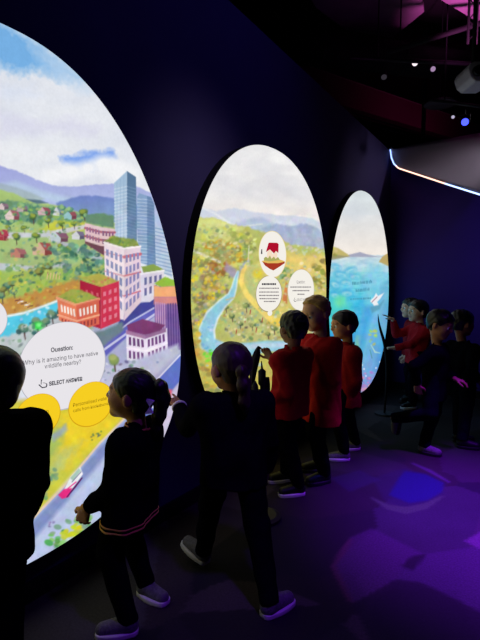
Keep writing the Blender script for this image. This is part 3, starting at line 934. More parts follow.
M_HOUS = mat('screen_housing_black', (10, 9, 14), 0.6, noise=0.2)
SCREENS = []
labels = ['large oval lit screen at the left edge showing a city and houses beside a river',
          'middle oval lit screen showing a green valley with a winding river',
          'narrow looking oval lit screen nearest the corner showing a blue bay']
for k, (sh, fn, (nu, nw)) in enumerate(zip(SHAPES, (paint_city, paint_valley, paint_bay), ((480, 560), (300, 340), (240, 260)))):
    org = (0.0, sh[4], 0.0)
    root = empty('oval_screen', org, labels[k], 'screen', 'oval screens along the left wall')
    V, Q = screen_grid(sh, nu, nw)
    PX, PY = project(V)
    front = ((V - CAM) @ FWD) > 0.15
    PX = np.where(front, PX, -5000)
    PY = np.where(front, PY, -5000)
    p = Paint(PX, PY)
    fn(p)
    m = attr_mat('picture_' + ['city', 'valley', 'bay'][k], 'picture', True, grain=0.03, gscale=70)
    mesh_np('display', V, Q, m, root, org, False, {'picture': lin(np.clip(p.C, 0, 255))})
    MB().prism([np.array([0.001, y, z]) for y, z in outline(sh, 200)], (SCREEN_X - 0.003, 0, 0)).build('housing', M_HOUS, root, org)
    SCREENS.append(root)

W_B = emat('bubble_white', (232, 229, 234), 1.0)
W_B2 = emat('bubble_cream', (244, 240, 232), 1.0)
Y_B = emat('bubble_yellow', (246, 206, 34), 1.0)
Y_R = emat('bubble_yellow_rim', (214, 162, 22), 1.0)
G_R = emat('bubble_grey_rim', (186, 184, 196), 1.0)
T_D = emat('type_dark', (44, 42, 56), 1.0)
T_Y = emat('type_on_yellow', (122, 86, 10), 1.0)
T_G = emat('type_grey', (120, 112, 116), 1.0)
x1, x2, x3 = SCREEN_X + 0.004, SCREEN_X + 0.007, SCREEN_X + 0.010
s1, s2, s3 = SCREENS
o1 = tuple(s1.location)
b = disc('question_bubble', 61.5, 366, 43.5, 43.5, x1, W_B, s1, o1)
disc('rim', 61.5, 366.3, 44.2, 44.3, x1 - 0.0018, G_R, b, o1)
lettering('Question:', 51, 352.2, 73, 349.4, x1 + 0.001, T_D, b, o1, bold=0.02)
lettering('Why is it amazing to have native', 23, 365.2, 98, 355, x1 + 0.001, T_D, b, o1)
lettering('wildlife nearby?', 44.8, 368.6, 81, 363.5, x1 + 0.001, T_D, b, o1)
lettering('SELECT ANSWER', 49, 385.7, 82.5, 380.4, x1 + 0.001, T_D, b, o1, 1.1, bold=0.03)
hand_icon(38.6, 378.5, 47.2, 389, x1 + 0.001, b, o1, T_D, W_B)
b = disc('blank_bubble', -9.5, 319, 16.5, 19, x1, W_B, s1, o1)
disc('rim', -9.5, 319.3, 17, 19.6, x1 - 0.0018, G_R, b, o1)
b = disc('answer_bubble', 37.5, 416, 22.5, 21.5, x2, Y_B, s1, o1)
disc('rim', 37.5, 416.3, 23.2, 22.2, x2 - 0.0018, Y_R, b, o1)
lettering('with', 41, 414.4, 48.6, 412.6, x2 + 0.001, T_Y, b, o1)
lettering('you', 43.6, 419.8, 50.4, 418.4, x2 + 0.001, T_Y, b, o1)
b = disc('answer_bubble', 91, 404, 22, 21.5, x2, Y_B, s1, o1)
disc('rim', 91, 404.3, 22.7, 22.2, x2 - 0.0018, Y_R, b, o1)
lettering('Personalised water', 73.2, 407, 107.5, 399.6, x2 + 0.001, T_Y, b, o1)
lettering('calls from kookaburras', 73.2, 412.4, 109.6, 404.6, x2 + 0.001, T_Y, b, o1)
o2 = tuple(s2.location)
b = disc('picture_bubble', 272.6, 254.2, 13.4, 22.8, x1, W_B2, s2, o2)
disc('rim', 272.6, 254.3, 14.0, 23.5, x1 - 0.0018, emat('bubble_gold_rim', (232, 214, 150), 1.0), b, o2)


def flat(pts, x, name, m, parent, origin):
    return MB().prism([on_wall(u, v, x) for u, v in pts], (-0.0008, 0, 0)).build(name, m, parent, origin)


xa = x1 + 0.001
flat([(262, 261), (269, 260), (284, 261), (285, 263), (279, 267), (273.5, 270.5), (270, 269), (265, 265.5)], xa, 'island', emat('island_red_brown', (168, 56, 36), 1), b, o2)
flat([(261.5, 261.5), (266, 259.5), (280, 259.5), (285.5, 261.5), (278, 263.2), (268, 263.2)], xa + 0.001, 'garden', emat('garden_gold', (226, 186, 96), 1), b, o2)
flat([(268.6, 243), (270, 242.6), (277, 242.8), (278.6, 244), (278.4, 253), (276, 251), (274, 253.5), (270, 249.5), (266, 252)], xa, 'roof', emat('roof_crimson', (176, 16, 44), 1), b, o2)
flat([(267, 256), (267.4, 252), (269.6, 249.6), (272, 252), (272.2, 254), (274, 254), (275.8, 251), (277.4, 253.4), (277, 260), (267.4, 260)], xa + 0.0015, 'cottage', emat('cottage_cream', (246, 222, 196), 1), b, o2)
flat([(264, 258), (266, 256.6), (268, 258.4), (270, 255.4), (271.4, 258.8), (274, 256.6), (275.6, 259), (278, 257), (280, 260), (270, 261.4), (264, 260.4)], xa + 0.002, 'shrubs', emat('shrubs_olive', (170, 172, 96), 1), b, o2)
flat([(261, 254), (261.4, 249.4), (262.2, 249), (262.4, 254)], xa, 'lamp_symbol', T_D, b, o2)
b = disc('fact_bubble', 269, 293.6, 12.6, 17.6, x1, W_B2, s2, o2)
disc('rim', 269, 293.8, 13.3, 18.5, x1 - 0.0018, emat('bubble_tan_rim', (176, 160, 120), 1.0), b, o2)
small_print([(262, 276.4, 285, 1.8, 1)], x1 + 0.001, T_D, b, o2)
small_print([(259.4, 279, 288.8, 1.1, 2), (259.2, 279, 292.6, 1.1, 3), (259.2, 279, 296, 1.1, 4), (259.6, 278.6, 299.2, 1.1, 5), (264, 275.5, 302, 1.1, 6)], x1 + 0.001, T_G, b, o2)
disc('marker_bubble', 270, 313, 2.3, 2.8, x2, W_B2, s2, o2)
b = disc('question_bubble', 301, 290, 12.8, 20.4, x1, W_B2, s2, o2)
disc('rim', 301, 290.2, 13.4, 21.1, x1 - 0.0018, emat('bubble_rim_pale', (206, 198, 170), 1.0), b, o2)
lettering('Question:', 296.6, 283.6, 305, 283.4, x1 + 0.001, T_G, b, o2)
small_print([(290.4, 311, 287.6, 1.1, 7), (292.6, 310, 291.2, 1.1, 8), (297.6, 304.4, 294.8, 1.1, 9)], x1 + 0.001, T_G, b, o2)
lettering('SELECT ANSWER', 297, 301, 309, 300.6, x1 + 0.001, T_D, b, o2)
hand_icon(293.6, 297.6, 296.4, 301.8, x1 + 0.001, b, o2, T_D, W_B2)

# ------------------------------------------------------------------ the room
WALL = mat('wall_paint_navy', (46, 40, 84), 0.75, noise=0.06, nscale=3, bump=0.05, bscale=200, spec=0.2)
WALLF = mat('wall_paint_violet', (60, 36, 112), 0.8, noise=0.05, nscale=2, spec=0.15)
BLACK = mat('black_paint', (14, 13, 17), 0.8, noise=0.2)
DARKM = mat('dark_metal', (26, 25, 30), 0.5, metallic=0.4, noise=0.15)


def struct(o):
    o['kind'] = 'structure'
    return o


def wtop(y):
    return 3.85 - 0.046 * y


ya, yb = -3.0, 7.27
mb = MB().prism([(0, ya, 0), (0, yb, 0), (0, yb, wtop(yb)), (0, ya, wtop(ya))], (-0.16, 0, 0))
struct(mb.build('wall_left', WALL))
mb = MB().prism([(0, 7.27, 0), (8.0, 7.27, 0), (8.0, 7.27, 3.5), (0, 7.27, 3.5)], (0, 0.16, 0))
struct(mb.build('wall_back', WALLF))
struct(MB().box((8.08, 2.2, 1.9), (0.16, 10.4, 3.8)).build('wall_right', BLACK))
struct(MB().box((1.0, 14.6, 2.7), (20, 0.2, 5.4)).build('wall_outer_back', BLACK))
struct(MB().box((-5.1, 5.6, 2.7), (0.2, 18, 5.4)).build('wall_outer_left', BLACK))
struct(MB().box((1.4, 5.6, 5.5), (13.4, 18, 0.2)).build('ceiling', BLACK))
struct(MB().box((0.012, 2.135, 0.05), (0.024, 10.26, 0.10)).build('baseboard_left', mat('baseboard_black', (12, 11, 18), 0.5)))
struct(MB().box((4.0, 7.258, 0.05), (8.0, 0.024, 0.10)).build('baseboard_back', MATS['baseboard_black']))

# carpet: large angular patches, a blue patch with a grey crescent
nx, ny = 400, 520
gx = np.linspace(0.0, 8.0, nx)
gy = np.linspace(-3.0, 7.27, ny)
GX, GY = np.meshgrid(gx, gy, indexing='ij')
V = np.stack([GX, GY, np.zeros_like(GX)], -1).reshape(-1, 3)
i = np.arange(nx * ny).reshape(nx, ny)
Q = np.stack([i[:-1, :-1], i[1:, :-1], i[1:, 1:], i[:-1, 1:]], -1).reshape(-1, 4)
PX, PY = project(V)
ok = ((V - CAM) @ FWD) > 0.3
PX = np.where(ok, PX, -5000)
PY = np.where(ok, PY, -5000)
p = Paint(PX, PY)
p.fill((92, 84, 90))
r = np.random.default_rng(21)
NC = 150
cx, cy = r.uniform(0, 8, NC), r.uniform(-3, 7.3, NC)
tone = r.uniform(-40, 34, NC)
warm = r.uniform(-8, 8, NC)
best = np.full(len(V), 1e9)
idx = np.zeros(len(V), int)
for k in range(NC):
    dx, dy = V[:, 0] - cx[k], V[:, 1] - cy[k]
    a = 0.5 + (k % 5) * 0.35
    u, v = dx * math.cos(a) + dy * math.sin(a), -dx * math.sin(a) + dy * math.cos(a)
    dd = np.maximum(np.abs(u), np.abs(v) * 1.3)
    m_ = dd < best
    best[m_] = dd[m_]
    idx[m_] = k
p.C += tone[idx][:, None]
p.C += warm[idx][:, None] * np.array([1, 0, -0.6])
n = vnoise(V[:, 0] + 50, V[:, 1] + 50, 3.0, 8, 4)
p.C *= (0.85 + 0.3 * n)[:, None]
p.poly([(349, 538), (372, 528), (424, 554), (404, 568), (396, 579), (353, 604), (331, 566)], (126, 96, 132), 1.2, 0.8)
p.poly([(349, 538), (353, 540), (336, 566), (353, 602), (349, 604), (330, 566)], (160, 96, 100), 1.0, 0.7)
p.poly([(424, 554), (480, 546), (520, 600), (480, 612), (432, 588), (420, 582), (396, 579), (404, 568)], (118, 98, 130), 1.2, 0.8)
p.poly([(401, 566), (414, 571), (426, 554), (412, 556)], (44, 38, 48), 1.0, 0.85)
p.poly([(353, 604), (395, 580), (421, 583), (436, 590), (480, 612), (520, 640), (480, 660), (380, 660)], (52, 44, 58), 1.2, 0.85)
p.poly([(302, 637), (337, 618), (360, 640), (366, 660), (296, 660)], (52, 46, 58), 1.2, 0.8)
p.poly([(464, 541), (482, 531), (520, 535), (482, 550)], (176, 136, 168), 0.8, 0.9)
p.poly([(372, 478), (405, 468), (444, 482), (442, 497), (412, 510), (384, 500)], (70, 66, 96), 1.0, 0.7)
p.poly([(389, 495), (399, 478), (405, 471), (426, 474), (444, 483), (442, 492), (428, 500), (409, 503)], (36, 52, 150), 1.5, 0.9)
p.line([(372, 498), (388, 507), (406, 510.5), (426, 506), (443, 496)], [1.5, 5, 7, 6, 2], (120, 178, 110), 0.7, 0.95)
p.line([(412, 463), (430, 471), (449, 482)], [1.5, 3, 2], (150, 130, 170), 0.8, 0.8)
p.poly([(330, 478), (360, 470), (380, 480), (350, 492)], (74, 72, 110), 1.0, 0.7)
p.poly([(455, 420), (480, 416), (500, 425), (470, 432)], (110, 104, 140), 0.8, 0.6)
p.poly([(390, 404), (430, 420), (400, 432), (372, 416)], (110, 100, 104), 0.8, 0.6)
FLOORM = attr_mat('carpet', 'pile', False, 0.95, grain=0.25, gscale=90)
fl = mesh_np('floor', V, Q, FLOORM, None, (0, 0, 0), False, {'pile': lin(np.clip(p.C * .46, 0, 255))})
struct(fl)

# angled bulkhead beam high behind the partition, washed with magenta
BULK = mat('bulkhead_paint', (96, 40, 76), 0.8, noise=0.1, nscale=2)
pa, pb = at_depth(290, 63, 7.45), at_depth(520, 141, 11.4)
zb = 4.9
pa[2] = pb[2] = zb
dv = (pb - pa) / np.linalg.norm(pb - pa)
nv = np.array([-dv[1], dv[0], 0])
mb = MB().prism([pa, pb, pb - UP * 0.42, pa - UP * 0.42], nv * 0.25)
struct(mb.build('trim_1', BULK))
mb = MB().prism([pa + UP * 0.02, pb + UP * 0.02, pb, pa], nv * 0.3 - nv * 0.0)
struct(mb.build('trim_2', mat('bulkhead_capping', (120, 100, 112), 0.5)))

# acoustic rafts under the ceiling, lit magenta from below
RAFT = mat('raft_felt', (120, 96, 116), 0.9, noise=0.15, nscale=4)
raf = [([(441, 0), (461, 12), (484, 26), (540, 30), (520, -60), (430, -40)], 4.85, 'pink-lit flat ceiling raft in the top right corner'),
       ([(300, -20), (316, 8), (346, 30), (392, 38), (424, 12), (418, -30)], 4.95, 'dim violet ceiling raft above the dark lighting gear')]
for pts, z, lb in raf:
    P = [on_height(u, v, z) for u, v in pts]
    c = np.mean(P, 0)
    o = MB().prism(P, (0, 0, 0.06)).build('ceiling_raft', RAFT, None, c)
    o.location = Vector(c)
    tag(o, lb, 'ceiling panel', 'ceiling rafts')

# lit fascia sweeping along the top of the back wall
FASC = mat('fascia_white', (150, 146, 156), 0.55, noise=0.04, nscale=3, spec=0.4)
lo = [(391, 151, 7.20), (392, 159, 7.16), (394.5, 165, 7.12), (399, 169.5, 7.06), (420, 176.5, 6.86), (450, 186.5, 6.6), (480, 196, 6.36), (520, 208, 6.1)]
hi = [(391, 146.5, 7.22), (392.5, 149, 7.22), (394.5, 149.5, 7.22), (399.5, 148.5, 7.22), (420, 144.5, 7.22), (450, 139.5, 7.22), (480, 134.5, 7.22), (520, 128, 7.22)]


def dens(L, m=40):
    A = np.array(L, float)
    t = np.linspace(0, len(A) - 1, m)
    return np.stack([np.interp(t, np.arange(len(A)), A[:, k]) for k in range(3)], 1)


LO = np.array([on_far(*q) for q in dens(lo)])
HI = np.array([on_far(*q) for q in dens(hi)])
nn = 12
rows = []
for k in range(nn + 1):
    t = k / nn
    rows.append(HI * (1 - t) + LO * t + np.outer(np.full(len(LO), math.sin(math.pi * t) * 0.10), [0, 0.5, -0.6]) * (np.linspace(0.1, 1, len(LO))[:, None]))
G = np.array(rows)
V = G.reshape(-1, 3)
m = len(LO)
i = np.arange((nn + 1) * m).reshape(nn + 1, m)
Q = np.stack([i[:-1, :-1], i[1:, :-1], i[1:, 1:], i[:-1, 1:]], -1).reshape(-1, 4)
org = LO[len(LO) // 2]
fas = empty('light_fascia', org, 'white curved fascia with glowing lower edge at the top of the back wall', 'light fitting')
o = mesh_np('shell', V, Q, FASC, fas, org, True)
sd = o.modifiers.new('thickness', 'SOLIDIFY')
sd.thickness = 0.03
sd.offset = 1
strip_c = [(150, 180, 255), (255, 196, 176), (165, 190, 255)]
cuts = [0, 14, 27, m]
for k in range(3):
    seg = LO[cuts[k]:min(cuts[k + 1] + 1, m)] + np.array([0, -0.035, 0.012])
    mb = MB().tube(list(seg), 0.009, 8)
    o = mb.build('light_strip', emat('led_%d' % k, strip_c[k], [2.4, 2.2, 2.8][k]), fas, org, True)
    o['label'] = ['bluish white light strip', 'peach white light strip', 'pale blue light strip'][k]

# lighting gear hung in the dark void
def spot_fixture(px, py, d, aim, lens_col, strength, size, label):
    c = at_depth(px, py, d)
    a = np.asarray(aim, float) - c
    a /= np.linalg.norm(a)
    root = empty('stage_spotlight', c, label, 'spotlight', 'spotlights hung in the ceiling void')
    MB().tube([c - a * size * 1.6, c - a * size * 1.2, c - a * size * 1.1, c], [size * 0.35, size * 0.5, size * 0.62, size * 0.66], 16).build('lamp_body', DARKM, root, c, False)
    MB().tube([c - a * 0.002, c + a * 0.006], size * 0.55, 16).build('lens', emat('lens_%s' % '_'.join(map(str, lens_col)) + '_%d' % int(strength * 10), lens_col, strength), root, c)
    s = np.cross(a, UP)
    s /= np.linalg.norm(s)
    q = c - a * size * 0.8
    MB().tube([q + s * size * 0.72, q + s * size * 0.78 + UP * size * 1.1, q - s * size * 0.78 + UP * size * 1.1, q - s * size * 0.72], size * 0.08, 8).build('yoke', DARKM, root, c)
    MB().tube([q + UP * size * 1.1, q + UP * size * 1.9], size * 0.1, 8).build('clamp', DARKM, root, c)
    return c


f1 = spot_fixture(415, 63, 6.0, CAM + np.array([0, 1.0, -.6]), (255, 236, 246), 1.2, 0.06, 'spotlight with small white lens, brightest of the dim pair under the rafts')
f2 = spot_fixture(433, 69, 6.2, CAM + np.array([1.4, 2.0, 0]), (220, 180, 230), 0.5, 0.055, 'spotlight with faint lens just right of the brightest white one')
f3 = spot_fixture(384, 77, 6.0, (1.2, 3.0, 0.0), (150, 140, 160), 0.10, 0.06, 'unlit looking spotlight left of the brightest white one')
f4 = spot_fixture(465, 122, 5.9, CAM + np.array([0.3, 0.6, 0.0]), (60, 70, 255), 3.0, 0.075, 'vivid blue spotlight just above the white fascia')
f5 = spot_fixture(453, 117, 6.0, CAM + np.array([0.8, 1.0, 0.0]), (230, 220, 255), 0.6, 0.035, 'small pale spotlight left of the vivid blue one')
# bars the fixtures hang from
bars = [(at_depth(350, 58, 5.7), at_depth(520, 66, 6.3), 0.025, 'dark lighting bar above the white-lensed spotlights'),
        (at_depth(432, 100, 6.0), at_depth(520, 112, 5.7), 0.02, 'dark lighting bar carrying the blue spotlight')]
for a, b_, rd, lb in bars:
    a = a.copy(); b_ = b_.copy()
    c = (a + b_) / 2
    root = empty('lighting_bar', c, lb, 'lighting bar', 'lighting bars in the void')
    MB().tube([a, b_], rd, 12).build('bar', DARKM, root, c, True)
    for t in (0.15, 0.85):
        q = a * (1 - t) + b_ * t
        MB().tube([q, np.array([q[0], q[1], 5.4])], 0.008, 8).build('hanger', DARKM, root, c)
# twin-rail cable tray
a, b_ = at_depth(352, 113, 7.6), at_depth(452, 143, 7.7)
c = (a + b_) / 2
root = empty('cable_tray', c, 'thin twin-rail cable tray under the magenta bulkhead', 'cable tray')
TR = mat('tray_steel', (96, 84, 100), 0.4, metallic=0.6)
off = UP * 0.09
for s in (0, 1):
    MB().tube([a - off * s, b_ - off * s], 0.012, 8).build('rail', TR, root, c, True)
for k in range(9):
    q = a + (b_ - a) * (k + 0.5) / 9
    MB().tube([q, q - off], 0.006, 6).build('rung', TR, root, c)
# drop pole
q = at_depth(423, 140, 7.4)
o = MB().tube([q * 1.0, np.array([q[0], q[1], 5.4])], 0.03, 12).tube([q, q + UP * 0.04], 0.06, 12).build('drop_pole', DARKM, None, q)
o.location = Vector(q)
tag(o, 'dark vertical drop pole in front of the magenta bulkhead', 'pole')
# dish speaker
q = at_depth(440, 104, 6.6)
root = empty('ceiling_speaker', q, 'flat round dark speaker disc hanging beside the drop pole', 'speaker')
MB().tube([q + UP * 0.05, q + UP * 0.03, q, q - UP * 0.015], [0.05, 0.17, 0.21, 0.19], 28).build('cone', mat('speaker_grey', (58, 54, 64), 0.5), root, q, True)
MB().tube([q + UP * 0.05, np.array([q[0], q[1], 5.4])], 0.006, 8).build('suspension_cable', DARKM, root, q)
# projector
q = at_depth(473, 77, 4.4)
root = empty('projector', q, 'pale grey projector at the right edge under the ceiling', 'projector')
PG = mat('projector_shell', (150, 146, 156), 0.45, noise=0.05)
prof = [(-0.10, 0.02), (-0.085, 0.065), (-0.04, 0.085), (0.12, 0.085), (0.15, 0.05), (0.15, -0.06), (0.10, -0.085), (-0.03, -0.085), (-0.075, -0.05)]
rgt = RIGHT
MB().prism([q + rgt * u + UP * v - FWD * 0.12 for u, v in prof], FWD * 0.28).build('casing', PG, root, q, False, 0.012)
MB().tube([q - rgt * 0.02 - FWD * 0.12, q - rgt * 0.02 - FWD * 0.15], [0.045, 0.04], 20).build('lens_barrel', DARKM, root, q)
MB().tube([q + UP * 0.1, np.array([q[0], q[1], 5.4])], 0.018, 10).build('ceiling_mount', BLACK, root, q)
# vertical truss against the pink raft
q = at_depth(472, 44, 5.4)
root = empty('lighting_truss', q, 'dark ladder truss standing out against the pink raft', 'truss')
A = q - RIGHT * 0.045
B = q + RIGHT * 0.045
top = 5.4 - q[2]
for P in (A, B):
    MB().tube([P, P + UP * top], 0.014, 10).build('chord', BLACK, root, q, True)
k = 0
z = 0.03
while z < top - 0.12:
    P, R2 = (A, B) if k % 2 == 0 else (B, A)
    MB().tube([P + UP * z, R2 + UP * (z + 0.11)], 0.007, 6).build('brace', BLACK, root, q)
    z += 0.11
    k += 1
a, b_ = at_depth(388, 52, 5.75), at_depth(510, 14, 5.7)
c = (a + b_) / 2
root = empty('lighting_pipe', c, 'black pipe slanting up across the pink raft and truss', 'pipe')
MB().tube([a, b_], 0.03, 12).build('pipe_run', BLACK, root, c, True)
for t in (0.1, 0.9):
    q = a * (1 - t) + b_ * t
    MB().tube([q, np.array([q[0], q[1], 5.4])], 0.008, 8).build('hanger', BLACK, root, c)
# air duct crossing the void
a, b_ = at_depth(262, 28, 6.2), at_depth(520, 88, 7.0)
a[2] = b_[2] = 4.55
c = (a + b_) / 2
root = empty('air_duct', c, 'big black round air duct crossing the ceiling void', 'duct')
MB().tube([a, b_], 0.20, 28).build('duct_pipe', BLACK, root, c, True)
for t in (0.2, 0.5, 0.8):
    q = a * (1 - t) + b_ * t
    d_ = (b_ - a) / np.linalg.norm(b_ - a)
    MB().tube([q - d_ * 0.02, q + d_ * 0.02], 0.212, 28).build('duct_collar', BLACK, root, c, True)
    MB().tube([q + UP * 0.19, np.array([q[0], q[1], 5.4])], 0.01, 8).build('hanger', BLACK, root, c)

# dark leaf and bulrush ornaments standing before the screens
LEAF = mat('ornament_black', (16, 17, 16), 0.6, noise=0.3)


def blade(pts, wd, th=0.006):
    """a thin curved leaf of real thickness along a spine"""
    mb = MB()
    P = [np.asarray(q, float) for q in pts]
    m = 18
    t = np.linspace(0, len(P) - 1, m)
    S = np.stack([np.interp(t, range(len(P)), [q[k] for q in P]) for k in range(3)], 1)
    for _ in range(3):
        S[1:-1] = (S[:-2] + 2 * S[1:-1] + S[2:]) / 4
    V, Fs = [], []
    side = RIGHT
    for k in range(m):
        u = k / (m - 1)
        w = wd(u)
        V += [S[k] - side * w, S[k] - FWD * th, S[k] + side * w, S[k] + FWD * th]
    for k in range(m - 1):
        for j in range(4):
            j2 = (j + 1) % 4
            Fs.append((4 * k + j, 4 * k + j2, 4 * k + 4 + j2, 4 * k + 4 + j))
    Fs += [(0, 1, 2, 3), tuple(reversed([4 * (m - 1) + j for j in range(4)]))]
    return mb.add(V, Fs)


d0 = 3.15
base = at_depth(262, 470, d0)
base[2] = 0
root = empty('leaf_ornament', base, 'dark leaf and bulrush stand before the middle screen beside the pointing boy', 'ornament')
MB().tube([base, base + UP * 0.02, base + UP * 0.03], [0.13, 0.13, 0.10], 28).build('foot', LEAF, root, base, False)
MB().tube([base + UP * 0.02, base + UP * 0.3, base + UP * 0.62], [0.035, 0.03, 0.04], 14).build('stem', LEAF, root, base, True)
j = base + UP * 0.6
blade([j, at_depth(251, 400, d0), at_depth(253, 370, d0), at_depth(256.5, 355, d0), at_depth(258.5, 346, d0)], lambda u: 0.005 + 0.024 * math.sin(math.pi * min(1, max(0, (u - 0.3) / 0.7))) ** 0.8 if u > 0.3 else 0.008).build('leaf', LEAF, root, base, True)
blade([j, at_depth(264, 410, d0), at_depth(266.5, 388, d0 + .02), at_depth(267.5, 377, d0 + .03)], lambda u: 0.012 + 0.016 * math.sin(math.pi * u)).build('leaf', LEAF, root, base, True)
pts = [j, at_depth(262, 400, d0), at_depth(262, 386, d0), at_depth(262, 384, d0), at_depth(262, 371, d0), at_depth(262, 368.5, d0), at_depth(261.4, 361, d0)]
MB().tube(pts, [0.012, 0.012, 0.014, 0.026, 0.026, 0.008, 0.003], 14).build('bulrush', LEAF, root, base, True)
pts = [j, at_depth(257, 405, d0 - .03), at_depth(256, 396, d0 - .03), at_depth(255, 386, d0 - .03), at_depth(255, 381, d0 - .03)]
MB().tube(pts, [0.01, 0.012, 0.022, 0.022, 0.006], 14).build('bulrush', LEAF, root, base, True)
b1 = on_wall(386, 345, 0.45)
b1[2] = 0
dd = (b1 - CAM) @ FWD
root = empty('leaf_ornament', b1, 'slim dark reed stand in front of the blue bay screen', 'ornament')
MB().tube([b1, b1 + UP * 0.02], [0.12, 0.11], 24).build('foot', LEAF, root, b1, False)
bd = [b1 + UP * 0.01, at_depth(387.5, 375, dd), at_depth(385.5, 345, dd), at_depth(381, 332, dd), at_depth(378.6, 322, dd), at_depth(378, 314, dd)]
blade(bd, lambda u: 0.012 + 0.012 * math.sin(math.pi * u) - 0.010 * u).build('leaf', LEAF, root, b1, True)

# ------------------------------------------------------------------ light: coloured stage lamps and a few added fills (the screens give the rest)
def lamp(kind, name, loc, aim, energy, color, size=0.1, angle=60, blend=1.0):
    L = bpy.data.lights.new(name, kind)
    L.energy = energy
    L.color = color
    o = bpy.data.objects.new(name, L)
    o.location = Vector(loc)
    v = Vector(np.asarray(aim, float) - np.asarray(loc, float))
    o.rotation_euler = v.to_track_quat('-Z', 'Y').to_euler()
    if kind == 'SPOT':
        L.spot_size = math.radians(angle)
        L.spot_blend = blend
        L.shadow_soft_size = size
    elif kind == 'AREA':
        L.size = size
    else:
        L.shadow_soft_size = size
    COL.objects.link(o)
    return o


g1 = on_floor(520, 518)
lamp('SPOT', 'purple_floor_spot', g1 + np.array([0.2, 0.2, 4.2]), g1, 4000, (0.24, 0.012, 1.0), 0.12, 44, 1.0)
g2 = on_floor(408, 494)
lamp('SPOT', 'blue_floor_spot', g2 + np.array([1.2, -0.6, 3.9]), g2, 420, (0.05, 0.05, 1.0), 0.1, 24, 1.0)
g3 = on_floor(330, 620)
lamp('SPOT', 'violet_floor_spot', g3 + np.array([1.0, -1.0, 3.9]), g3, 270, (0.2, 0.03, 1.0), 0.12, 44, 1.0)
lamp('SPOT', 'violet_wall_wash', (3.6, 4.3, 2.9), (2.75, 7.27, 2.0), 200, (0.2, 0.03, 1.0), 0.15, 66, 1.0)
lamp('SPOT', 'pale_wall_fill', (1.7, 2.7, 3.4), (0, 2.75, 2.12), 70, (1.0, 0.9, 0.9), 0.3, 43, 1.0)  # added fill without a fixture, for stray glow of the white screens
lamp('SPOT', 'blue_wall_fill', (2.4, 3.2, 5.0), (0, 2.8, 3.3), 46, (0.22, 0.14, 1.0), 0.3, 84, 1.0)  # added broad ambient fill that lifts the navy wall, no fixture behind it
cA = on_height(470, 5, 4.85)
lamp('SPOT', 'magenta_raft_uplight', cA + np.array([0.5, -0.8, -1.6]), cA, 420, (1.0, 0.2, 0.75), 0.1, 42, 1.0)
cB = on_height(370, 8, 4.95)
lamp('SPOT', 'violet_raft_uplight', cB + np.array([0.2, -1.2, -1.3]), cB, 2.2, (0.75, 0.1, 0.8), 0.1, 60, 1.0)
cF = LO[28] + UP * .3
lamp('SPOT', 'fascia_fill', at_depth(585, 92, 5.6), cF, 75, (1.0, 0.88, 1.0), 0.1, 54, 1.0)  # added fill from out of frame; the strips alone leave the shell dark
cC = (pa * 0.6 + pb * 0.4) - UP * 0.2
lamp('SPOT', 'magenta_bulkhead_wash', cC - nv * 1.6 - UP * 0.6, cC, 10, (1.0, 0.1, 0.45), 0.1, 120, 1.0)
w = bpy.data.worlds.new('world')
w.use_nodes = True
w.node_tree.nodes['Background'].inputs['Color'].default_value = (0.5, 0.45, 1.0, 1)
w.node_tree.nodes['Background'].inputs['Strength'].default_value = 0.002
scene.world = w

# ------------------------------------------------------------------ smooth figures: distance fields turned into one skin each
def nrm(v):
    v = np.asarray(v, float)
    return v / (np.linalg.norm(v) + 1e-12)


def smin(a, b, k):
    if k <= 0:
        return np.minimum(a, b)
    h = np.clip(0.5 + 0.5 * (b - a) / k, 0, 1)
    return b + (a - b) * h - k * h * (1 - h)


class Cone:
    def __init__(s, a, b, ra, rb):
        s.a, s.b, s.ra, s.rb = np.asarray(a, float), np.asarray(b, float), ra, rb
        s.lo = np.minimum(s.a - ra, s.b - rb)
        s.hi = np.maximum(s.a + ra, s.b + rb)

    def d(s, P, g=0.0):
        ab = s.b - s.a
        t = np.clip((P - s.a) @ ab / (ab @ ab + 1e-12), 0, 1)
        q = P - s.a - t[:, None] * ab
        return np.sqrt((q * q).sum(1)) - (s.ra + (s.rb - s.ra) * t + g)


class Ell:
    """ellipsoid; axes are rows of R"""

    def __init__(s, c, R, r):
        s.c, s.R, s.r = np.asarray(c, float), np.asarray(R, float), np.asarray(r, float)
        m = s.r.max()
        s.lo, s.hi = s.c - m, s.c + m

    def d(s, P, g=0.0):
        q = (P - s.c) @ s.R.T
        r = s.r + g
        k0 = np.sqrt(((q / r) ** 2).sum(1)) + 1e-9
        k1 = np.sqrt(((q / (r * r)) ** 2).sum(1)) + 1e-9
        return k0 * (k0 - 1) / k1


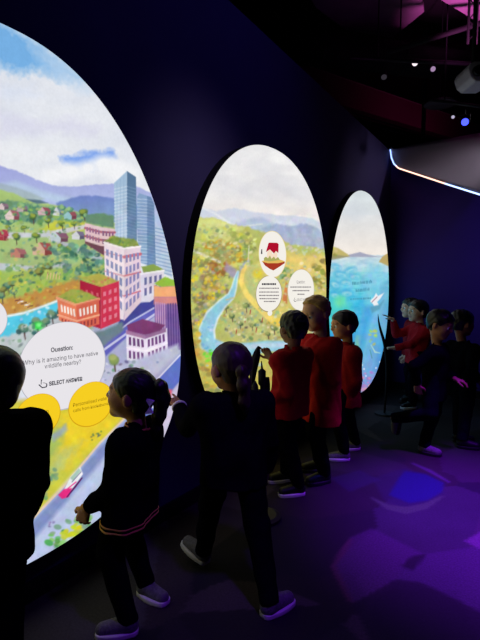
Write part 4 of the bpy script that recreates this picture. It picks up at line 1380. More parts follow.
def skin(fn, lo, hi, h):
    """naive surface nets over fn(P); returns vertices and quads"""
    lo = np.asarray(lo, float) - 3 * h
    n = np.ceil((np.asarray(hi, float) + 3 * h - lo) / h / 4).astype(int) * 4 + 4
    nc = n // 4
    cc = [lo[k] + (np.arange(nc[k]) + 0.5) * 4 * h - 0.5 * h for k in range(3)]
    G = np.stack(np.meshgrid(*cc, indexing='ij'), -1).reshape(-1, 3)
    dc = fn(G)
    near = np.abs(dc) < 4.6 * h
    D = np.repeat(np.repeat(np.repeat(dc.reshape(nc), 4, 0), 4, 1), 4, 2)
    sub = np.stack(np.meshgrid(*[np.arange(4)] * 3, indexing='ij'), -1).reshape(-1, 3)
    ci = np.argwhere(near.reshape(nc))
    idx = (ci[:, None, :] * 4 + sub[None]).reshape(-1, 3)
    D[idx[:, 0], idx[:, 1], idx[:, 2]] = fn(lo + idx * h)
    S = D < 0
    C = np.zeros(tuple(n - 1), np.int8)
    for a in (0, 1):
        for b in (0, 1):
            for c in (0, 1):
                C += S[a:n[0] - 1 + a, b:n[1] - 1 + b, c:n[2] - 1 + c]
    act = np.argwhere((C > 0) & (C < 8))
    vid = np.full(tuple(n - 1), -1, np.int32)
    vid[act[:, 0], act[:, 1], act[:, 2]] = np.arange(len(act))
    acc = np.zeros((len(act), 3))
    cnt = np.zeros(len(act))
    cor = [(0, 0, 0), (1, 0, 0), (0, 1, 0), (1, 1, 0), (0, 0, 1), (1, 0, 1), (0, 1, 1), (1, 1, 1)]
    val = np.stack([D[act[:, 0] + c[0], act[:, 1] + c[1], act[:, 2] + c[2]] for c in cor], 1)
    for i in range(8):
        for ax in range(3):
            if cor[i][ax] == 0:
                j = i + (1 << ax)
                a, b = val[:, i], val[:, j]
                x = (a < 0) != (b < 0)
                t = np.where(x, a / np.where(x, a - b, 1), 0)
                p = np.array(cor[i], float)[None] + t[:, None] * np.eye(3)[ax][None]
                acc += np.where(x[:, None], p, 0)
                cnt += x
    V = lo + (act + acc / cnt[:, None]) * h
    quads = []
    for ax in range(3):
        sl0 = [slice(1, -1)] * 3
        a = [slice(1, m - 1) for m in n]
        a[ax] = slice(0, n[ax] - 1)
        b = list(a)
        b[ax] = slice(1, n[ax])
        x = S[tuple(a)] != S[tuple(b)]
        e = np.argwhere(x)
        off = np.array([1, 1, 1])
        off[ax] = 0
        e = e + off
        ins = S[e[:, 0], e[:, 1], e[:, 2]]
        u, v = (ax + 1) % 3, (ax + 2) % 3
        du, dv = np.eye(3, dtype=int)[u], np.eye(3, dtype=int)[v]
        q = [e - du - dv, e - dv, e, e - du]
        q = np.stack([vid[k[:, 0], k[:, 1], k[:, 2]] for k in q], 1)
        q = np.where(ins[:, None], q, q[:, ::-1])
        quads.append(q[(q >= 0).all(1)])
    return V, np.concatenate(quads)


def wrinkle(P, amp, f, seed):
    r = np.random.default_rng(seed)
    out = np.zeros(len(P))
    for k in range(5):
        w = r.normal(0, 1, 3)
        w[2] *= 1.5
        w = w / np.linalg.norm(w) * f * (0.7 + 0.25 * k)
        w2 = r.normal(0, 1, 3) * f * 0.35
        out += np.sin(P @ w + 1.8 * np.sin(P @ w2 + r.random() * 6) + r.random() * 6)
    return out * amp / 3.0


def ik(a, b, l1, l2, pole):
    """two-bone reach from a to b; returns the joint and the reachable end"""
    v = b - a
    L = np.linalg.norm(v)
    v = v / L
    L2 = min(L, (l1 + l2) * 0.995)
    L2 = max(L2, abs(l1 - l2) + 0.01)
    b = a + v * L2
    c = (l1 * l1 + L2 * L2 - l2 * l2) / (2 * L2)
    hh = math.sqrt(max(l1 * l1 - c * c, 0))
    p = np.asarray(pole, float)
    p = p - v * (p @ v)
    p = nrm(p)
    return a + v * c + p * hh, b


# ------------------------------------------------------------------ clothing and skin materials
SKIN = [attr_mat('skin_warm', 'tint', False, 0.55, grain=0.04, gscale=40), attr_mat('skin_deep', 'tint', False, 0.55, grain=0.04, gscale=40)]
SKIN_RGB = {'fair': (214, 160, 132), 'tan': (176, 122, 92), 'brown': (136, 90, 66)}
NAVY = mat('navy_wool', (11, 11, 16), 0.95, noise=0.25, nscale=60, bump=0.3, bscale=400, spec=0.0)
CHAR = mat('charcoal_cotton', (16, 16, 20), 0.95, noise=0.2, nscale=50, bump=0.3, bscale=300, spec=0.0)
REDW = mat('red_wool', (165, 14, 26), 0.9, noise=0.15, nscale=50, bump=0.35, bscale=400, spec=0.1)
REDD = mat('dark_red_wool', (130, 14, 24), 0.9, noise=0.15, nscale=50, bump=0.35, bscale=400, spec=0.1)
PANT = mat('black_trouser_cloth', (12, 12, 17), 0.95, noise=0.2, nscale=60, bump=0.25, bscale=300, spec=0.0)
PNAVY = mat('navy_trouser_cloth', (13, 14, 22), 0.95, noise=0.2, nscale=60, bump=0.25, bscale=300, spec=0.0)
GOLD = mat('gold_stripe', (206, 156, 70), 0.8, noise=0.1, nscale=80)
HBLK = mat('black_hair', (16, 13, 12), 0.45, noise=0.3, nscale=60, spec=0.4)
HBRN = mat('brown_hair', (54, 37, 27), 0.5, noise=0.3, nscale=60, spec=0.4)
HBLD = mat('sandy_hair', (176, 138, 74), 0.5, noise=0.3, nscale=60, spec=0.4)
SHOEG = mat('grey_trainer_fabric', (96, 94, 96), 0.8, noise=0.3, nscale=70, bump=0.4, bscale=250)
SHOEB = mat('black_shoe_leather', (16, 16, 18), 0.5, noise=0.2, nscale=60)
SHOEW = mat('white_trainer_leather', (176, 170, 172), 0.6, noise=0.2, nscale=60)
SOLEW = mat('white_rubber_sole', (206, 202, 200), 0.6)
SOLEK = mat('black_rubber_sole', (20, 20, 22), 0.7)
EYEW = mat('eye_white', (226, 222, 220), 0.2)
EYED = mat('eye_iris', (40, 26, 20), 0.2)
TIEM = mat('white_hair_bow', (226, 222, 236), 0.7)


def hand_prims(w, f, n, t, s, pose='relaxed'):
    """w wrist, f towards the fingers, n palm normal (palm side), t thumb side"""
    pr = []
    palm = 0.068 * s
    for k, o in enumerate((0.025, 0.009, -0.008, -0.023)):
        kn = w + f * palm * (0.97, 1.0, 0.96, 0.88)[k] + t * o * s
        pr.append((Cone(w + t * o * 0.6 * s, kn, 0.0125 * s, 0.0095 * s), 0.012 * s))
        ln = (0.052, 0.058, 0.054, 0.043)[k] * s
        if pose == 'point' and k > 0:
            cu = (0.9, 1.2, 1.0)
        elif pose == 'point':
            cu = (0.05, 0.08, 0.05)
        elif pose == 'open':
            cu = (0.08, 0.15, 0.1)
        else:
            cu = (0.35 + 0.06 * k, 0.45, 0.3)
        a = 0.0
        q = kn
        rr = (0.0078, 0.0082, 0.0078, 0.0068)[k] * s
        spread = (0.10, 0.02, -0.05, -0.13)[k]
        for j in range(3):
            a += cu[j]
            d = nrm(f * math.cos(a) + n * math.sin(a) + t * spread * math.cos(a))
            e = q + d * ln * (0.46, 0.31, 0.23)[j]
            pr.append((Cone(q, e, rr * (1 - 0.08 * j), rr * (0.92 - 0.1 * j)), 0.002 * s))
            q = e
    b0 = w + f * 0.018 * s + t * 0.020 * s
    b1 = b0 + nrm(f * 0.6 + t * 0.75 + n * 0.35) * 0.032 * s
    b2 = b1 + nrm(f * 0.9 + t * 0.35 + n * 0.4) * 0.026 * s
    b3 = b2 + nrm(f * 1.0 + t * 0.05 + n * 0.5) * 0.02 * s
    pr.append((Cone(b0, b1, 0.0125 * s, 0.0095 * s), 0.008 * s))
    pr.append((Cone(b1, b2, 0.0092 * s, 0.0082 * s), 0.003 * s))
    pr.append((Cone(b2, b3, 0.0082 * s, 0.0068 * s), 0.002 * s))
    return pr


def union(prims, P, g=0.0):
    d = np.full(len(P), 9.0)
    for pr, k in prims:
        # only where the piece can matter
        d = smin(d, pr.d(P, g), k)
    return d


def bounds(prims, g=0.0):
    return np.min([p.lo for p, k in prims], 0) - g, np.max([p.hi for p, k in prims], 0) + g


def person(label, H, d, head, hface, hpitch, neck, tface, hip, arms, legs, top, trousers, hair, hstyle, shoe, sole, complexion, h=0.006, htilt=0.0, group=None, extras=(), bulk=1.0, seed=1, hscale=1.0):
    s = H / 1.30
    loc = lambda q: at_depth(q[0], q[1], d + (q[2] if len(q) > 2 else 0.0))
    HC, NB, HEM = loc(head), loc(neck), loc(hip)
    HP = HEM.copy()
    HP[2] = 0.525 * H
    F = cdir(*hface)
    TF = cdir(*tface)
    up = nrm(NB - HP)
    TL = nrm(np.cross(up, TF))        # the figure's left
    TF = nrm(np.cross(TL, up))
    # head frame
    Lh = nrm(np.cross(UP, F))
    Uh = UP * math.cos(hpitch) + F * math.sin(-hpitch) * -1 * -1 if False else nrm(UP * math.cos(hpitch) - F * math.sin(hpitch))
    Fh = nrm(F * math.cos(hpitch) + UP * math.sin(hpitch))
    if htilt:
        Uh = nrm(Uh * math.cos(htilt) + Lh * math.sin(htilt))
        Lh = nrm(np.cross(Uh, Fh))
    hh = 0.183 * H * hscale
    HR = np.stack([Lh, Fh, Uh])
    hp = lambda l, f, u: HC + hh * (l * Lh + f * Fh + u * Uh)
    hprims = [(Ell(hp(0, -0.03, .12), HR, hh * np.array([.365, .45, .375])), 0),
              (Ell(hp(0, .10, -.17), HR, hh * np.array([.285, .315, .33])), .05 * s),
              (Cone(hp(-.05, .31, -.40), hp(.05, .31, -.40), hh * .085, hh * .085), .03 * s),
              (Cone(hp(.16, .26, -.13), hp(.17, .22, -.2), hh * .13, hh * .12), .03 * s),
              (Cone(hp(-.16, .26, -.13), hp(-.17, .22, -.2), hh * .13, hh * .12), .03 * s),
              (Cone(hp(-.14, .36, .09), hp(.14, .36, .09), hh * .06, hh * .06), .02 * s),
              (Cone(hp(0, .395, .05), hp(0, .475, -.09), hh * .035, hh * .055), .012 * s),
              (Cone(hp(-.045, .43, -.105), hp(.045, .43, -.105), hh * .04, hh * .04), .008 * s),
              (Cone(hp(-.06, .385, -.235), hp(.06, .385, -.235), hh * .035, hh * .035), .008 * s),
              (Cone(hp(-.05, .375, -.285), hp(.05, .375, -.285), hh * .038, hh * .038), .008 * s)]
    for sg in (1, -1):
        er = np.stack([nrm(Lh * sg * 0.9 - Fh * 0.45), nrm(Fh + Lh * sg * 0.45), Uh])
        hprims.append((Ell(hp(.375 * sg, -.04, -.05), er, hh * np.array([.04, .085, .135])), .012 * s))
    sockets = [hp(.155 * sg, .455, .0) for sg in (1, -1)]
    # torso joints
    sw = 0.112 * H
    SH = {1: NB + TL * sw - up * 0.035 * H, -1: NB - TL * sw - up * 0.035 * H}
    HJ = {1: HP + TL * 0.05 * H, -1: HP - TL * 0.05 * H}
    tor = []
    r = 0.072 * s * bulk
    for sg in (1, -1):
        tor.append((Cone(SH[sg] - TL * sg * 0.035 * H - up * .02 * s, HP + TL * sg * .035 * H + up * .03 * s, r * .95, r), .05 * s))
        tor.append((Cone(NB - up * 0.03 * s, SH[sg], .042 * s, .046 * s), .03 * s))
    tor.append((Cone(NB - up * .10 * s + TF * .015 * s, HP + up * .06 * s + TF * .01 * s, r * 1.05, r * .98), .05 * s))
    pelvis = [(Cone(HJ[1] + up * .02, HJ[-1] + up * .02, .078 * s, .078 * s), .04 * s)]
    neckp = [(Cone(NB - up * 0.02 * s, hp(0, -.10, -.25), .044 * s, .043 * s), .03 * s)]
    # limbs
    armp, cuffs, hands, wrists = [], [], [], {}
    la, lf = 0.168 * H, 0.145 * H
    for side, (wr, pole, pose, fdir) in arms.items():
        sg = 1 if side == 'L' else -1
        W = loc(wr)
        E_, W = ik(SH[sg], W, la, lf, cdir(*pole))
        fd = nrm(W - E_)
        if fdir is not None:
            fd = nrm(fd * 0.35 + cdir(*fdir))
        armp.append((Cone(SH[sg], E_, .043 * s, .034 * s), .03 * s))
        armp.append((Cone(E_, W, .034 * s, .023 * s), .012 * s))
        pn = -TL * sg
        pn = nrm(pn - fd * (pn @ fd) + 1e-4 * up)
        if abs(fd[2]) < 0.6:          # reaching: palm down
            pn = nrm(-UP - fd * (-UP @ fd))
        th = nrm(np.cross(pn, fd)) * (1 if side == 'L' else -1)
        if abs(fd[2]) >= 0.6:
            th = TF - fd * (TF @ fd) - pn * (TF @ pn)
            th = nrm(th)
        hands += hand_prims(W, fd, pn, th, s * 1.05, pose)
        cuffs.append((W - nrm(W - E_) * 0.012 * s, nrm(W - E_)))
        wrists[side] = W
    legp, feet = [], []
    ll = 0.245 * H
    for side, (heel, toe, lift) in legs.items():
        sg = 1 if side == 'L' else -1
        if lift is None:
            a, b = on_floor(*heel), on_floor(*toe)
            fd = nrm(b - a)
            fu = UP
            hl = a
        else:
            a, b = loc(heel), loc(toe)
            fd = nrm(b - a)
            fu = nrm(cdir(*lift) - fd * (cdir(*lift) @ fd))
            hl = a
        fl = 0.155 * H
        ank = hl + fd * fl * 0.24 + fu * 0.068 * s
        top_ = HJ[sg]
        K, ank2 = ik(top_, ank, ll, ll, TF * 1.0 + TL * sg * 0.1)
        if lift is not None:
            hl = hl + (ank2 - ank)
            ank = ank2
        legp.append((Cone(HJ[sg], K, .066 * s, .047 * s), .03 * s))
        legp.append((Cone(K, ank, .046 * s, .030 * s), .02 * s))
        legp.append((Cone(ank - fu * .02 * s, hl + fd * fl * .6 + fu * .025 * s, .028 * s, .022 * s), .02 * s))
        feet.append((side, hl, fd, fu, fl, ank, K))
    gpt = np.mean([f[1] for f in feet], 0)
    root_loc = np.array([gpt[0], gpt[1], 0.0])
    root = empty('person', root_loc, label, 'person', group)
    # ---- body
    allp = hprims + neckp + tor + pelvis + armp + hands + legp
    dim = 0.012 * s

    hand_lo = [np.minimum.reduce([pr.lo for pr, k in hands]), np.maximum.reduce([pr.hi for pr, k in hands])] if hands else None

    def body_fn(P):
        dt = union(tor + pelvis, P, -dim)
        dl = union(legp, P, -0.004 * s)
        dd = smin(dt, dl, .03 * s)
        dd = smin(dd, union(neckp, P), .03 * s)
        dh = union(hprims, P)
        for c in sockets:
            q = np.sqrt(((P - c) ** 2).sum(1)) - hh * .075
            dh = -smin(-dh, q, .012 * s)
        dd = smin(dd, dh, .022 * s)
        dd = smin(dd, union(armp, P, -0.002 * s), .02 * s)
        dd = smin(dd, union(hands, P), .008 * s)
        return dd
    lo, hi = bounds(allp)
    V, Q = skin(body_fn, lo, hi, h)
    base = lin(SKIN_RGB[complexion])
    tint = np.tile(base, (len(V), 1))
    lip = np.minimum(Cone(hp(-.07, .40, -.235), hp(.07, .40, -.235), hh * .035, hh * .035).d(V), Cone(hp(-.06, .39, -.285), hp(.06, .39, -.285), hh * .035, hh * .035).d(V))
    k = np.clip(0.5 - lip / (hh * .03), 0, 1)[:, None]
    tint = tint * (1 - k) + k * lin((168, 84, 84))
    for sg in (1, -1):
        br = Cone(hp(.08 * sg, .42, .115), hp(.24 * sg, .33, .12), hh * .028, hh * .02).d(V)
        k = np.clip(0.5 - br / (hh * .03), 0, 1)[:, None]
        tint = tint * (1 - k) + k * lin((50, 36, 28))
    mesh_np('body', V, Q, SKIN[0], root, root_loc, True, {'tint': tint})
    for sg in (1, -1):
        c = hp(.155 * sg, .352, .0)
        th, ph = np.meshgrid(np.linspace(0, math.pi, 9), np.linspace(0, 2 * math.pi, 17), indexing='ij')
        er = hh * .078
        S = np.stack([np.sin(th) * np.cos(ph), np.sin(th) * np.sin(ph), np.cos(th)], -1).reshape(-1, 3)
        i = np.arange(9 * 17).reshape(9, 17)
        QQ = np.stack([i[:-1, :-1], i[1:, :-1], i[1:, 1:], i[:-1, 1:]], -1).reshape(-1, 4)
        ey = mesh_np('eye', c + S * er, QQ, EYEW, root, root_loc, True)
        MB().tube([c + Fh * er * .92, c + Fh * er * 1.02], [er * .5, er * .42], 14).build('iris', EYED, ey, root_loc, True)
    # ---- sweater
    g = 0.017 * s
    hem_c = HEM
    skirt = [(Cone(HP + TL * sg * .040 * H + up * .06 * s, HEM + TL * sg * .046 * H - up * .03 * s, r * 1.05, r * 1.16), .04 * s) for sg in (1, -1)]

    def top_fn(P, grow=0.0):
        dt = union(tor + skirt, P, g + grow)
        dt = np.maximum(dt, -((P - hem_c) @ UP) - grow * 0.5)
        nk = np.maximum((P - (NB + up * 0.012 * s)) @ up, np.sqrt((((P - NB) - np.outer((P - NB) @ up, up)) ** 2).sum(1)) - .075 * s)
        dt = np.maximum(dt, (P - (NB + up * 0.016 * s)) @ up - grow * 0.5)
        da = union(armp, P, 0.0135 * s + grow)
        for c, ax in cuffs:
            near = np.sqrt(((P - c) ** 2).sum(1)) < 0.09 * s
            da = np.where(near, np.maximum(da, (P - c) @ ax), da)
        dd = smin(dt, da, .03 * s)
        col = Cone(NB - up * .005 * s, NB + up * .026 * s + (HC - NB) * 0.03, .060 * s, .057 * s).d(P, grow)
        inn = Cone(NB - up * .06 * s, NB + up * .12 * s, .049 * s, .050 * s).d(P)
        col = np.maximum(col, (P - (NB + up * .036 * s)) @ up)
        dd = smin(dd, col, .008 * s)
        dd = np.maximum(dd, -inn)
        return dd + wrinkle(P * np.array([1, 1, .6]), 0.0055 * s, 48 / s, seed)
    lo, hi = bounds(tor + skirt + armp, g + .02)
    V, Q = skin(top_fn, lo, hi, h * 1.15)
    sweater = mesh_np(top[1], V, Q, top[0], root, root_loc, True)
    if 'stripes' in extras:
        for nm, z0 in (('hem_stripe', .018), ('hem_stripe', .036)):
            f2 = lambda P: np.maximum(top_fn(P, 0.003), np.abs((P - hem_c) @ UP - z0 * s) - .0045 * s)
            V, Q = skin(f2, np.minimum(hem_c - .2 * s, hem_c + .2 * s) , hem_c + .2 * s, h * .8)
            mesh_np(nm, V, Q, GOLD, sweater, root_loc, True)
        f2 = lambda P: np.maximum(np.maximum(np.abs(Cone(NB - up * .02 * s, NB + up * .05 * s, .066 * s, .056 * s).d(P)) - .004, np.abs((P - NB) @ up - .012 * s) - .005 * s), -9 + 0 * P[:, 0])
        V, Q = skin(f2, NB - .1 * s, NB + .1 * s, h * .7)
        mesh_np('collar_stripe', V, Q, GOLD, sweater, root_loc, True)
    if 'cuff' in extras:
        for c, ax in cuffs[:1]:
            e = c + ax * .002
            f2 = lambda P: np.maximum(np.maximum(np.sqrt(np.maximum(((P - e) ** 2).sum(1) - ((P - e) @ ax) ** 2, 0)) - .042 * s, .031 * s - np.sqrt(np.maximum(((P - e) ** 2).sum(1) - ((P - e) @ ax) ** 2, 0))), np.abs((P - e) @ ax) - .008 * s)
            V, Q = skin(f2, e - .06, e + .06, h * .7)
            o = mesh_np('cuff', V, Q, TIEM, sweater, root_loc, True)
            o['label'] = 'pale sleeve cuff'
    # ---- trousers
    anks = [(f[5] - nrm(f[5] - f[6]) * -0.012 * s, nrm(f[5] - f[6])) for f in feet]

    def leg_fn(P):
        dd = union(pelvis, P, .002 * s)
        dl = union([q for k, q in enumerate(legp) if k % 3 != 2], P, .016 * s)
        for c, ax in anks:
            near = np.sqrt(((P - c) ** 2).sum(1)) < 0.11 * s
            dl = np.where(near, np.maximum(dl, (P - c) @ ax), dl)
        dd = smin(dd, dl, .03 * s)
        dd = np.maximum(dd, (P - (HP + up * .04 * s)) @ up)
        return dd + wrinkle(P, 0.004 * s, 34 / s, seed + 9)
    lo, hi = bounds(pelvis + legp, .03)
    V, Q = skin(leg_fn, lo, hi, h * 1.2)
    mesh_np('trousers', V, Q, trousers, root, root_loc, True)
    # ---- shoes
    for side, hl, fd, fu, fl, ank, K in feet:
        sd = np.cross(fd, fu)
        R3 = np.stack([fd, sd, fu])

        def lc(P):
            return (P - hl) @ R3.T

        def plan(q, w):
            x = np.clip(q[:, 0] / fl, 0, 1)
            wid = w * (0.72 + 0.28 * np.sin(np.clip((x - .15) / .75, 0, 1) * math.pi) + 0.06 * x)
            e = np.maximum(np.abs(q[:, 1]) - wid + .018 * s, 0)
            xx = np.maximum(np.abs(q[:, 0] - fl / 2) - fl / 2 + .03 * s, 0)
            return np.sqrt(e ** 2 + xx ** 2)

        def sole_fn(P):
            q = lc(P)
            z = np.maximum(np.abs(q[:, 2] - .013 * s) - .012 * s, 0)
            return np.maximum(plan(q, .038 * s) - .028 * s, np.abs(q[:, 2] - .013 * s) - .013 * s)

        def up_fn(P):
            q = lc(P)
            x = q[:, 0] / fl
            A = hl + fd * .04 * s + fu * .042 * s
            B = hl + fd * (fl - .036 * s) + fu * .030 * s
            dd = smin(Cone(A, B, .036 * s, .030 * s).d(P), Cone(hl + fd * fl * .35 + fu * .05 * s, B, .034 * s, .028 * s).d(P), .02 * s)
            dd = smin(dd, Cone(A, ank, .036 * s, .039 * s).d(P), .02 * s)
            dd = np.maximum(dd, -(q[:, 2] - .018 * s))
            dd = np.maximum(dd, (P - (ank + fu * .01 * s)) @ fu)
            lace = 0.0022 * s * np.sin(q[:, 0] * 2 * math.pi / (.013 * s)) * ((x > .4) & (x < .72) & (np.abs(q[:, 1]) < .02 * s))
            return dd + lace
        lo = np.minimum(hl, np.minimum(ank, hl + fd * fl)) - .06 * s
        hi = np.maximum(hl, np.maximum(ank, hl + fd * fl)) + .06 * s
        V, Q = skin(up_fn, lo, hi, .005)
        so = mesh_np('shoe', V, Q, shoe, root, root_loc, True)
        V, Q = skin(sole_fn, lo, hi, .005)
        mesh_np('sole', V, Q, sole, so, root_loc, True)
    # ---- hair
    cr = Ell(hp(0, -0.035, .13), HR, hh * np.array([.365, .45, .375]))
    nap = Cone(hp(0, -.18, .0), hp(0, -.16, -.26), hh * .30, hh * .22)

    def hair_fn(P):
        q = (P - HC) @ HR.T / hh
        thick = {'short': .055, 'curly': .055, 'tied': .03, 'bob': .07}[hstyle]
        dd = cr.d(P, hh * thick)
        low = {'short': -.30, 'curly': -.28, 'tied': -.30, 'bob': -.50}[hstyle]
        dd = smin(dd, nap.d(P, hh * .02 if hstyle != 'bob' else hh * .08), .02 * s)
        fr = .36 if hstyle != 'bob' else .30
        line = (q[:, 1] - .0 - (fr / .40) * (q[:, 2] + .17)) * hh
        if hstyle == 'curly':
            line = (q[:, 1] + .05 - .72 * (q[:, 2] + .06)) * hh
        dd = -smin(-dd, -line, .012 * s)
        dd = np.maximum(dd, (low - q[:, 2]) * hh)
        if hstyle != 'bob':
            for sg in (1, -1):
                er = np.sqrt(((q - np.array([.39 * sg, -.02, -.08])) ** 2 * np.array([1, 1, .7])).sum(1)) - .12
                dd = np.maximum(dd, -er * hh)
        amp = {'short': .017, 'curly': .026, 'tied': .006, 'bob': .010}[hstyle] * hh
        fr2 = {'short': 105, 'curly': 75, 'tied': 170, 'bob': 120}[hstyle]
        return dd + wrinkle(P * np.array([1, 1, .5]) if hstyle != 'curly' else P, amp, fr2 / s, seed + 3)
    V, Q = skin(hair_fn, HC - hh * .75, HC + hh * .75, h * .75)
    ho = mesh_np('hair', V, Q, hair, root, root_loc, True)
    if 'ponytail_high' in extras:
        pts = [hp(0, -.42, .20), hp(0, -.54, .22), hp(.0, -.62, .0), hp(0.0, -.60, -.35), hp(0, -.55, -.62), hp(0, -.52, -.78)]
        rad = [.08, .14, .15, .12, .08, .03]
        pp = [(Cone(pts[k], pts[k + 1], rad[k] * hh, rad[k + 1] * hh), .03) for k in range(5)]
        f2 = lambda P: union(pp, P) + wrinkle(P * np.array([1, 1, .35]), .012 * hh, 170, 5)
        V, Q = skin(f2, *bounds(pp, .02), h * .8)
        mesh_np('ponytail', V, Q, hair, ho, root_loc, True)
        c = hp(.22, -.46, -.12)
        mb = MB()
        for sg in (1, -1):
            mb.prism([c, c + hh * (sg * .02 * Fh + .16 * Uh * sg + .1 * Fh), c + hh * (.12 * Uh * sg - .08 * Fh)], Lh * .012)
        mb.build('hair_bow', TIEM, ho, root_loc)
        ring = [hp(.11 * math.cos(a), -.50 , .24 + .11 * math.sin(a)) for a in np.linspace(0, 2 * math.pi, 15)]
        MB().tube(ring, .006, 8).build('hair_tie', TIEM, ho, root_loc, True)
    if 'ponytail_low' in extras:
        pts = [hp(.04, -.41, .02), hp(.08, -.50, -.02), hp(.05, -.53, -.30), hp(0, -.47, -.66), hp(-.03, -.43, -.90)]
        rad = [.07, .10, .12, .10, .03]
        pp = [(Cone(pts[k], pts[k + 1], rad[k] * hh, rad[k + 1] * hh), .03) for k in range(4)]
        f2 = lambda P: union(pp, P) + wrinkle(P * np.array([1, 1, .35]), .012 * hh, 170, 5)
        V, Q = skin(f2, *bounds(pp, .02), h * .8)
        mesh_np('ponytail', V, Q, hair, ho, root_loc, True)
        ring = [hp(.05 + .085 * math.cos(a), -.455, .0 + .085 * math.sin(a)) for a in np.linspace(0, 2 * math.pi, 15)]
        MB().tube(ring, .006, 8).build('hair_tie', CHAR, ho, root_loc, True)
    return root


PEOPLE = []
# 1 silhouetted child cut by the left edge, seen from behind
person('person in dark clothes cut off by the left edge, seen from behind', 1.34, 1.80,
       (-4, 378), (-.7, .72), 0.05, (-7, 418), (-.62, .78), (-8, 560),
       {'R': ((28, 512, .10), (0.4, -.6, -.6), 'relaxed', None), 'L': ((-46, 530, -.05), (-.9, -.2, -.4), 'relaxed', None)},
       {'L': ((-46, 700), (-62, 682), None), 'R': ((18, 695), (0, 673), None)},
       (CHAR, 'sweater'), PANT, HBLK, 'bob', SHOEB, SOLEK, 'tan', bulk=1.0, seed=11, hscale=.9)
# 2 girl in profile with a high ponytail
person('girl with high ponytail in navy gold-striped sweater facing the city screen', 1.26, 2.17,
       (132, 394), (-.98, .12), 0.12, (138, 428, 0), (-.95, .25), (130, 521),
       {'L': ((86, 508, -.06), (0.7, -.3, -.3), 'relaxed', (-.18, .15, -1)), 'R': ((118, 512, .16), (.5, .6, -.3), 'relaxed', None)},
       {'L': ((139, 632), (100, 636), None), 'R': ((139, 592), (158, 601), None)},
       (NAVY, 'sweater'), PANT, HBLK, 'tied', SHOEG, SOLEW, 'tan', h=.005, extras=('ponytail_high', 'stripes'), bulk=1.1, seed=12)
# 3 girl from behind, striding
person('person with a low brown ponytail in dark jacket striding between the first two screens', 1.33, 2.38,
       (231, 367, 0), (-.55, .83), -0.05, (233, 396, 0), (-.2, .98), (234, 482, 0),
       {'L': ((179, 406, .27), (-.1, -.3, -.95), 'point', (-.62, .6, .32)), 'R': ((266, 470, .14), (.8, -.3, -.3), 'relaxed', None)},
       {'L': ((207, 566, .20), (188, 548, .30), (.35, -.3, .9)), 'R': ((262, 619), (289, 603), None)},
       (CHAR, 'jacket'), PANT, HBRN, 'tied', SHOEG, SOLEW, 'tan', h=.0055, extras=('ponytail_low', 'cuff'), bulk=1.15, seed=13)
# 4 red sweater boy pointing
person('boy in red sweater with black hair pointing at the valley screen, seen from behind', 1.36, 3.46,
       (293.5, 328, 0), (-.45, .89), 0.0, (293, 351, 0), (-.75, .66), (290, 415, 0),
       {'L': ((269.5, 399, -.06), (.6, -.7, -.2), 'relaxed', None), 'R': ((271, 358, .26), (-.2, -.2, -.9), 'point', (-.5, .3, .8))},
       {'L': ((305, 494), (283, 496), None), 'R': ((292, 480), (275, 482), None)},
       (REDW, 'sweater'), PANT, HBLK, 'short', SHOEB, SOLEW, 'brown', h=.0065, bulk=1.05, seed=14, hscale=.95)
# 5 tall sandy-haired boy
person('tallest boy in red, sandy curly hair lit from behind, looking down to the left', 1.46, 3.74,
       (316, 313, 0), (-.82, -.57), -0.28, (321, 338, 0), (-.9, -.35), (321, 421, 0),
       {'L': ((326, 412, -.12), (.8, -.3, -.2), 'relaxed', None), 'R': ((306, 405, .10), (-.2, .8, -.3), 'relaxed', None)},
       {'L': ((330, 481), (314, 484), None), 'R': ((326, 470), (310, 471), None)},
       (REDW, 'sweater'), PANT, HBLD, 'curly', SHOEB, SOLEK, 'fair', h=.0065, bulk=1.12, seed=15, hscale=.94)
# 6 boy behind
person('boy in dark red with glossy black hair standing just behind the tallest boy', 1.36, 4.3,
       (344, 325, 0), (-.93, -.2), -0.12, (348, 346, 0), (-.95, -.1), (347, 404, 0),
       {'L': ((345, 397, -.10), (.8, -.3, -.2), 'relaxed', None), 'R': ((338, 398, .12), (-.1, .8, -.3), 'relaxed', None)},
       {'L': ((350, 460), (333, 460), None), 'R': ((360, 449), (346, 450), None)},
       (REDD, 'sweater'), PANT, HBLK, 'short', SHOEG, SOLEW, 'tan', h=.007, bulk=1.05, seed=16)
# 7 boy reaching to the third screen
person('boy in bright red sweater reaching his hand to the blue bay screen', 1.40, 5.9,
       (418, 311, 0), (-.97, -.2), 0.0, (421, 326, 0), (-.98, -.1), (416, 363, 0),
       {'L': ((394, 348, -.06), (.3, -.2, -.9), 'relaxed', (-1, 0, 0.05)), 'R': ((393, 319.5, .14), (.1, .2, -.9), 'open', (-.9, .3, .25))},
       {'L': ((416, 408), (403, 409), None), 'R': ((414, 402), (401, 403), None)},
       (REDW, 'sweater'), PNAVY, HBLK, 'short', SHOEB, SOLEW, 'fair', h=.0075, seed=17)
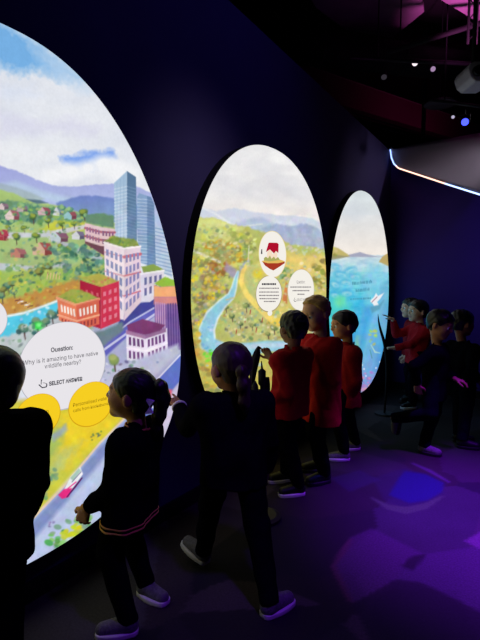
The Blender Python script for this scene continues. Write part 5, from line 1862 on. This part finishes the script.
# 8 child mostly hidden beyond 7
person('half hidden child in red just beyond the boy who reaches to the bay screen', 1.42, 6.6,
       (410.5, 308, 0), (-.99, -.05), 0.0, (413, 322, 0), (-.98, .1), (412, 359, 0),
       {'L': ((408, 356, -.08), (.8, -.2, -.5), 'relaxed', None), 'R': ((404, 356, .1), (.5, .5, -.5), 'relaxed', None)},
       {'L': ((413, 402), (401, 403), None), 'R': ((418, 400), (406, 400), None)},
       (REDD, 'sweater'), PANT, HBLK, 'short', SHOEB, SOLEK, 'fair', h=.008, seed=18)
# 9 walking boy in dark clothes
person('boy in dark navy walking in mid-stride with one foot kicked back, head bowed', 1.38, 4.45,
       (440, 324, 0), (.72, -.68), -0.35, (438, 346, 0), (.85, -.5), (434, 399, 0),
       {'R': ((417, 385, -.12), (-.8, -.2, -.2), 'relaxed', None), 'L': ((455, 379, -.05), (.3, .5, -.7), 'relaxed', (.9, -.2, -.2))},
       {'R': ((402, 414, .05), (398, 434, .08), (-.95, 0, .2)), 'L': ((418, 452), (438, 456), None)},
       (NAVY, 'jacket'), PNAVY, HBLK, 'short', SHOEG, SOLEK, 'tan', h=.007, seed=19)
# 10 boy at the right
person('boy in dark navy walking at the right edge before the violet wall', 1.38, 4.88,
       (462, 323, 0), (.9, .2), -0.1, (463, 344, 0), (.9, .3), (460, 396, 0),
       {'R': ((478, 380, -.16), (-.2, -.4, -.9), 'relaxed', (.9, -.1, -.35)), 'L': ((468, 385, .12), (.2, .8, -.3), 'relaxed', None)},
       {'R': ((456, 447), (474, 449), None), 'L': ((452, 441), (468, 442), None)},
       (NAVY, 'jacket'), PNAVY, HBLK, 'short', SHOEB, SOLEK, 'brown', h=.007, seed=20)

# ------------------------------------------------------------------ camera and view
cd = bpy.data.cameras.new('camera')
cd.sensor_fit = 'VERTICAL'
cd.sensor_height = 24.0
cd.lens = 24.0 * F_PX / 640.0
cd.clip_start = 0.02
cam = bpy.data.objects.new('camera', cd)
cam.location = Vector(CAM)
fw = math.cos(PITCH) * FWD - math.sin(PITCH) * UP
cam.rotation_euler = Vector(fw).to_track_quat('-Z', 'Y').to_euler()
COL.objects.link(cam)
scene.camera = cam
vs = scene.view_settings
scene.display_settings.display_device = 'sRGB'
vs.view_transform = 'Standard'
vs.look = 'None'
vs.exposure = 0.0
vs.gamma = 1.0
vs.use_curve_mapping = False
scene.cycles.use_denoising = True
scene.cycles.max_bounces = 6
scene.cycles.sample_clamp_indirect = 4.0
